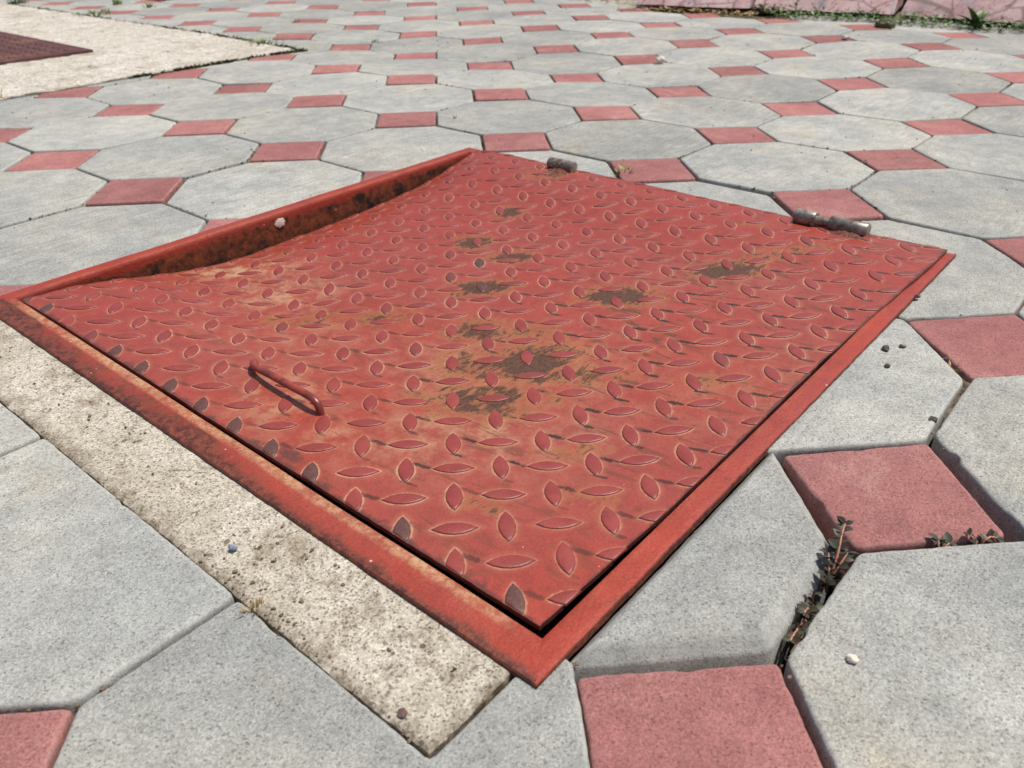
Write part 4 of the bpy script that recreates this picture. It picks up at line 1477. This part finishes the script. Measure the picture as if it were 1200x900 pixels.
tuft(-0.118, 0.083, -0.004, 14, 0.010, 0.006, M_GRASS, 'tiny green tuft in the joint behind the far left rim of the hatch', 'sprout', 'sprout', 13, 0.001)
tuft(-0.37, 1.035, 0.0, 5, 0.032, 0.004, M_DRY, 'thin dry stalk on the near edge of the pale apron at the left', 'straw', 'straw', 14, 0.0016)

# low carpet of weeds at the foot of the wall
random.seed(21)
V, F = [], []
for _ in range(1900):
    y = random.uniform(-0.62, 0.40)
    wx = 1.655 + (0.075 if y < 0.05 else 0.06 * (0.4 - y) / 0.35)
    depth_ = 0.16 * (0.5 + 0.5 * noise.noise((y * 6, 2, 0))) + 0.05
    if y > 0.22: depth_ *= max(0.15, (0.42 - y) / 0.2)
    x = wx - depth_ * random.random() ** 0.8 - 0.005
    z = random.random() ** 2 * 0.022 * (1.1 - (wx - x) / 0.25)
    a = random.uniform(0, 6.28)
    L = random.uniform(0.007, 0.016)
    d = Vector((math.cos(a), math.sin(a), random.uniform(-0.2, 0.7))).normalized()
    sd = d.cross(Vector((random.uniform(-.4, .4), random.uniform(-.4, .4), 1))).normalized() * L * 0.32
    c_ = Vector((x, y, 0.004 + max(0, z)))
    n = len(V)
    V += [c_, c_ + d * L * 0.5 - sd, c_ + d * L, c_ + d * L * 0.5 + sd]
    F.append((n, n + 1, n + 2, n + 3))
tag(mesh_obj('ground_cover', V, F, M_GREEN), 'low carpet of small green weeds along the foot of the stone wall', 'weeds', kind='stuff')
V, F = [], []
for _ in range(900):
    y = random.uniform(0.35, 1.1)
    x = 1.46 + random.random() * 0.16 + (0.14 if y > 0.8 else (0.8 - y) * 0.12)
    a = random.uniform(0, 6.28)
    L = random.uniform(0.006, 0.02)
    d = Vector((math.cos(a), math.sin(a), random.uniform(-0.1, 0.4))).normalized()
    sd = d.cross(Vector((0, 0, 1))).normalized() * L * random.uniform(0.08, 0.3)
    c_ = Vector((x, y, 0.003 + random.random() * 0.006))
    n = len(V)
    V += [c_, c_ + d * L * 0.5 - sd, c_ + d * L, c_ + d * L * 0.5 + sd]
    F.append((n, n + 1, n + 2, n + 3))
tag(mesh_obj('leaf_litter', V, F, M_DRY), 'dry brown leaf litter at the left end of the stone wall', 'litter', kind='stuff')

root = empty('broadleaf_weed', (1.655, -0.245, 0))
tag(root, 'bright green leafy weed rosette in front of the stone wall', 'weed')
random.seed(5)
for k in range(16):
    a = k * 2.4
    el = random.uniform(0.5, 1.15)
    o = bpy.data.objects.new('leaf', LEAF_G)
    o.matrix_basis = orient(Vector((math.cos(a) * math.cos(el), math.sin(a) * math.cos(el), math.sin(el))), roll=random.uniform(-.4, .4)) @ Matrix.Scale(random.uniform(0.8, 1.45), 4)
    link(o, root)
root = empty('broadleaf_weed', (1.60, 0.245, 0))
tag(root, 'pale thin weed sprig standing left of the leafy rosette by the wall', 'weed')
for k in range(7):
    a = k * 2.4
    o = bpy.data.objects.new('leaf', LEAF_G)
    o.matrix_basis = Matrix.Translation((0, 0, 0.008 * k)) @ orient(Vector((math.cos(a), math.sin(a), 0.9))) @ Matrix.Scale(0.45, 4)
    link(o, root)
V, F = tube([(0, 0, 0), (0, 0, 0.03), (0.003, 0, 0.06)], [0.0015, 0.0012, 0.0007], 6)
mesh_obj('stem', V, F, M_GRASS, root)

bm = bmesh.new()
bmesh.ops.create_icosphere(bm, subdivisions=4, radius=1.0)
for v in bm.verts:
    k = 1 + 0.12 * noise.noise(v.co * 3) + 0.07 * noise.noise(v.co * 14) + 0.05 * noise.noise(v.co * 31)
    v.co = Vector((v.co.x * 0.024 * k, v.co.y * 0.027 * k, max(v.co.z, -0.2) * 0.019 * k))
me = bpy.data.meshes.new('moss_cushion')
bm.to_mesh(me)
bm.free()
me.materials.append(M_MOSS)
o = link(bpy.data.objects.new('moss_cushion', me))
o.location = (1.522, -0.048, 0.007)
tag(o, 'dark olive moss cushion on the paving in front of the wall plants', 'moss')

# moss and dirt packed in the far joints
random.seed(33)
V, F = [], []
for _ in range(5200):
    i, j = random.randint(-3, 7), random.randint(-3, 11)
    k = random.randrange(8)
    p, q = OCT[k], OCT[(k + 1) % 8]
    t = random.random()
    x, y = i + .5 + p[0] + (q[0] - p[0]) * t, j + .5 + p[1] + (q[1] - p[1]) * t
    dens = noise.noise((x * 1.3, y * 1.3, 11))
    if in_hole(x, y) or (x < AP_X and y > AP_Y) or dens < 0.08: continue
    px_ = project((x * A, y * A, 0))
    if not px_ or not (-30 < px_[0] < 1230 and -10 < px_[1] < 330): continue
    x, y = x * A + random.gauss(0, 0.0013), y * A + random.gauss(0, 0.0013)
    a = random.uniform(0, 6.28)
    L = random.uniform(0.002, 0.0055)
    d = Vector((math.cos(a) * 0.7, math.sin(a) * 0.7, random.uniform(0.3, 1))).normalized()
    sd = d.cross(Vector((math.sin(a), 0, 1))).normalized() * L * 0.4
    c_ = Vector((x, y, surf_z(x / A, y / A) - 0.0025))
    n = len(V)
    V += [c_ - sd, c_ + d * L * 0.5 - sd, c_ + d * L, c_ + sd]
    F.append((n, n + 1, n + 2, n + 3))
tag(mesh_obj('joint_moss', V, F, M_MOSS), 'dry mossy growth packed in the joints of the far paving', 'moss', kind='stuff')
# weeds hugging the edges of the apron
V, F = [], []
for _ in range(2800):
    if random.random() < 0.55: x, y = random.uniform(-0.1, AP_X * A), AP_Y * A
    else: x, y = AP_X * A, AP_Y * A + random.random() * 1.9
    if noise.noise((x * 7, y * 7, 1)) < -0.15 and random.random() < 0.8: continue
    x += random.gauss(0, 0.004)
    y += random.gauss(0, 0.004)
    a = random.uniform(0, 6.28)
    L = random.uniform(0.005, 0.014)
    d = Vector((math.cos(a), math.sin(a), random.uniform(0.2, 1))).normalized()
    sd = d.cross(Vector((math.sin(a), 0, 1))).normalized() * L * 0.35
    c_ = Vector((x, y, surf_z(x / A, y / A) - 0.001))
    n = len(V)
    V += [c_ - sd, c_ + d * L * 0.5 - sd, c_ + d * L, c_ + sd]
    F.append((n, n + 1, n + 2, n + 3))
tag(mesh_obj('edge_moss', V, F, M_MOSS), 'brown green moss along the edges of the pale concrete apron', 'moss', kind='stuff')
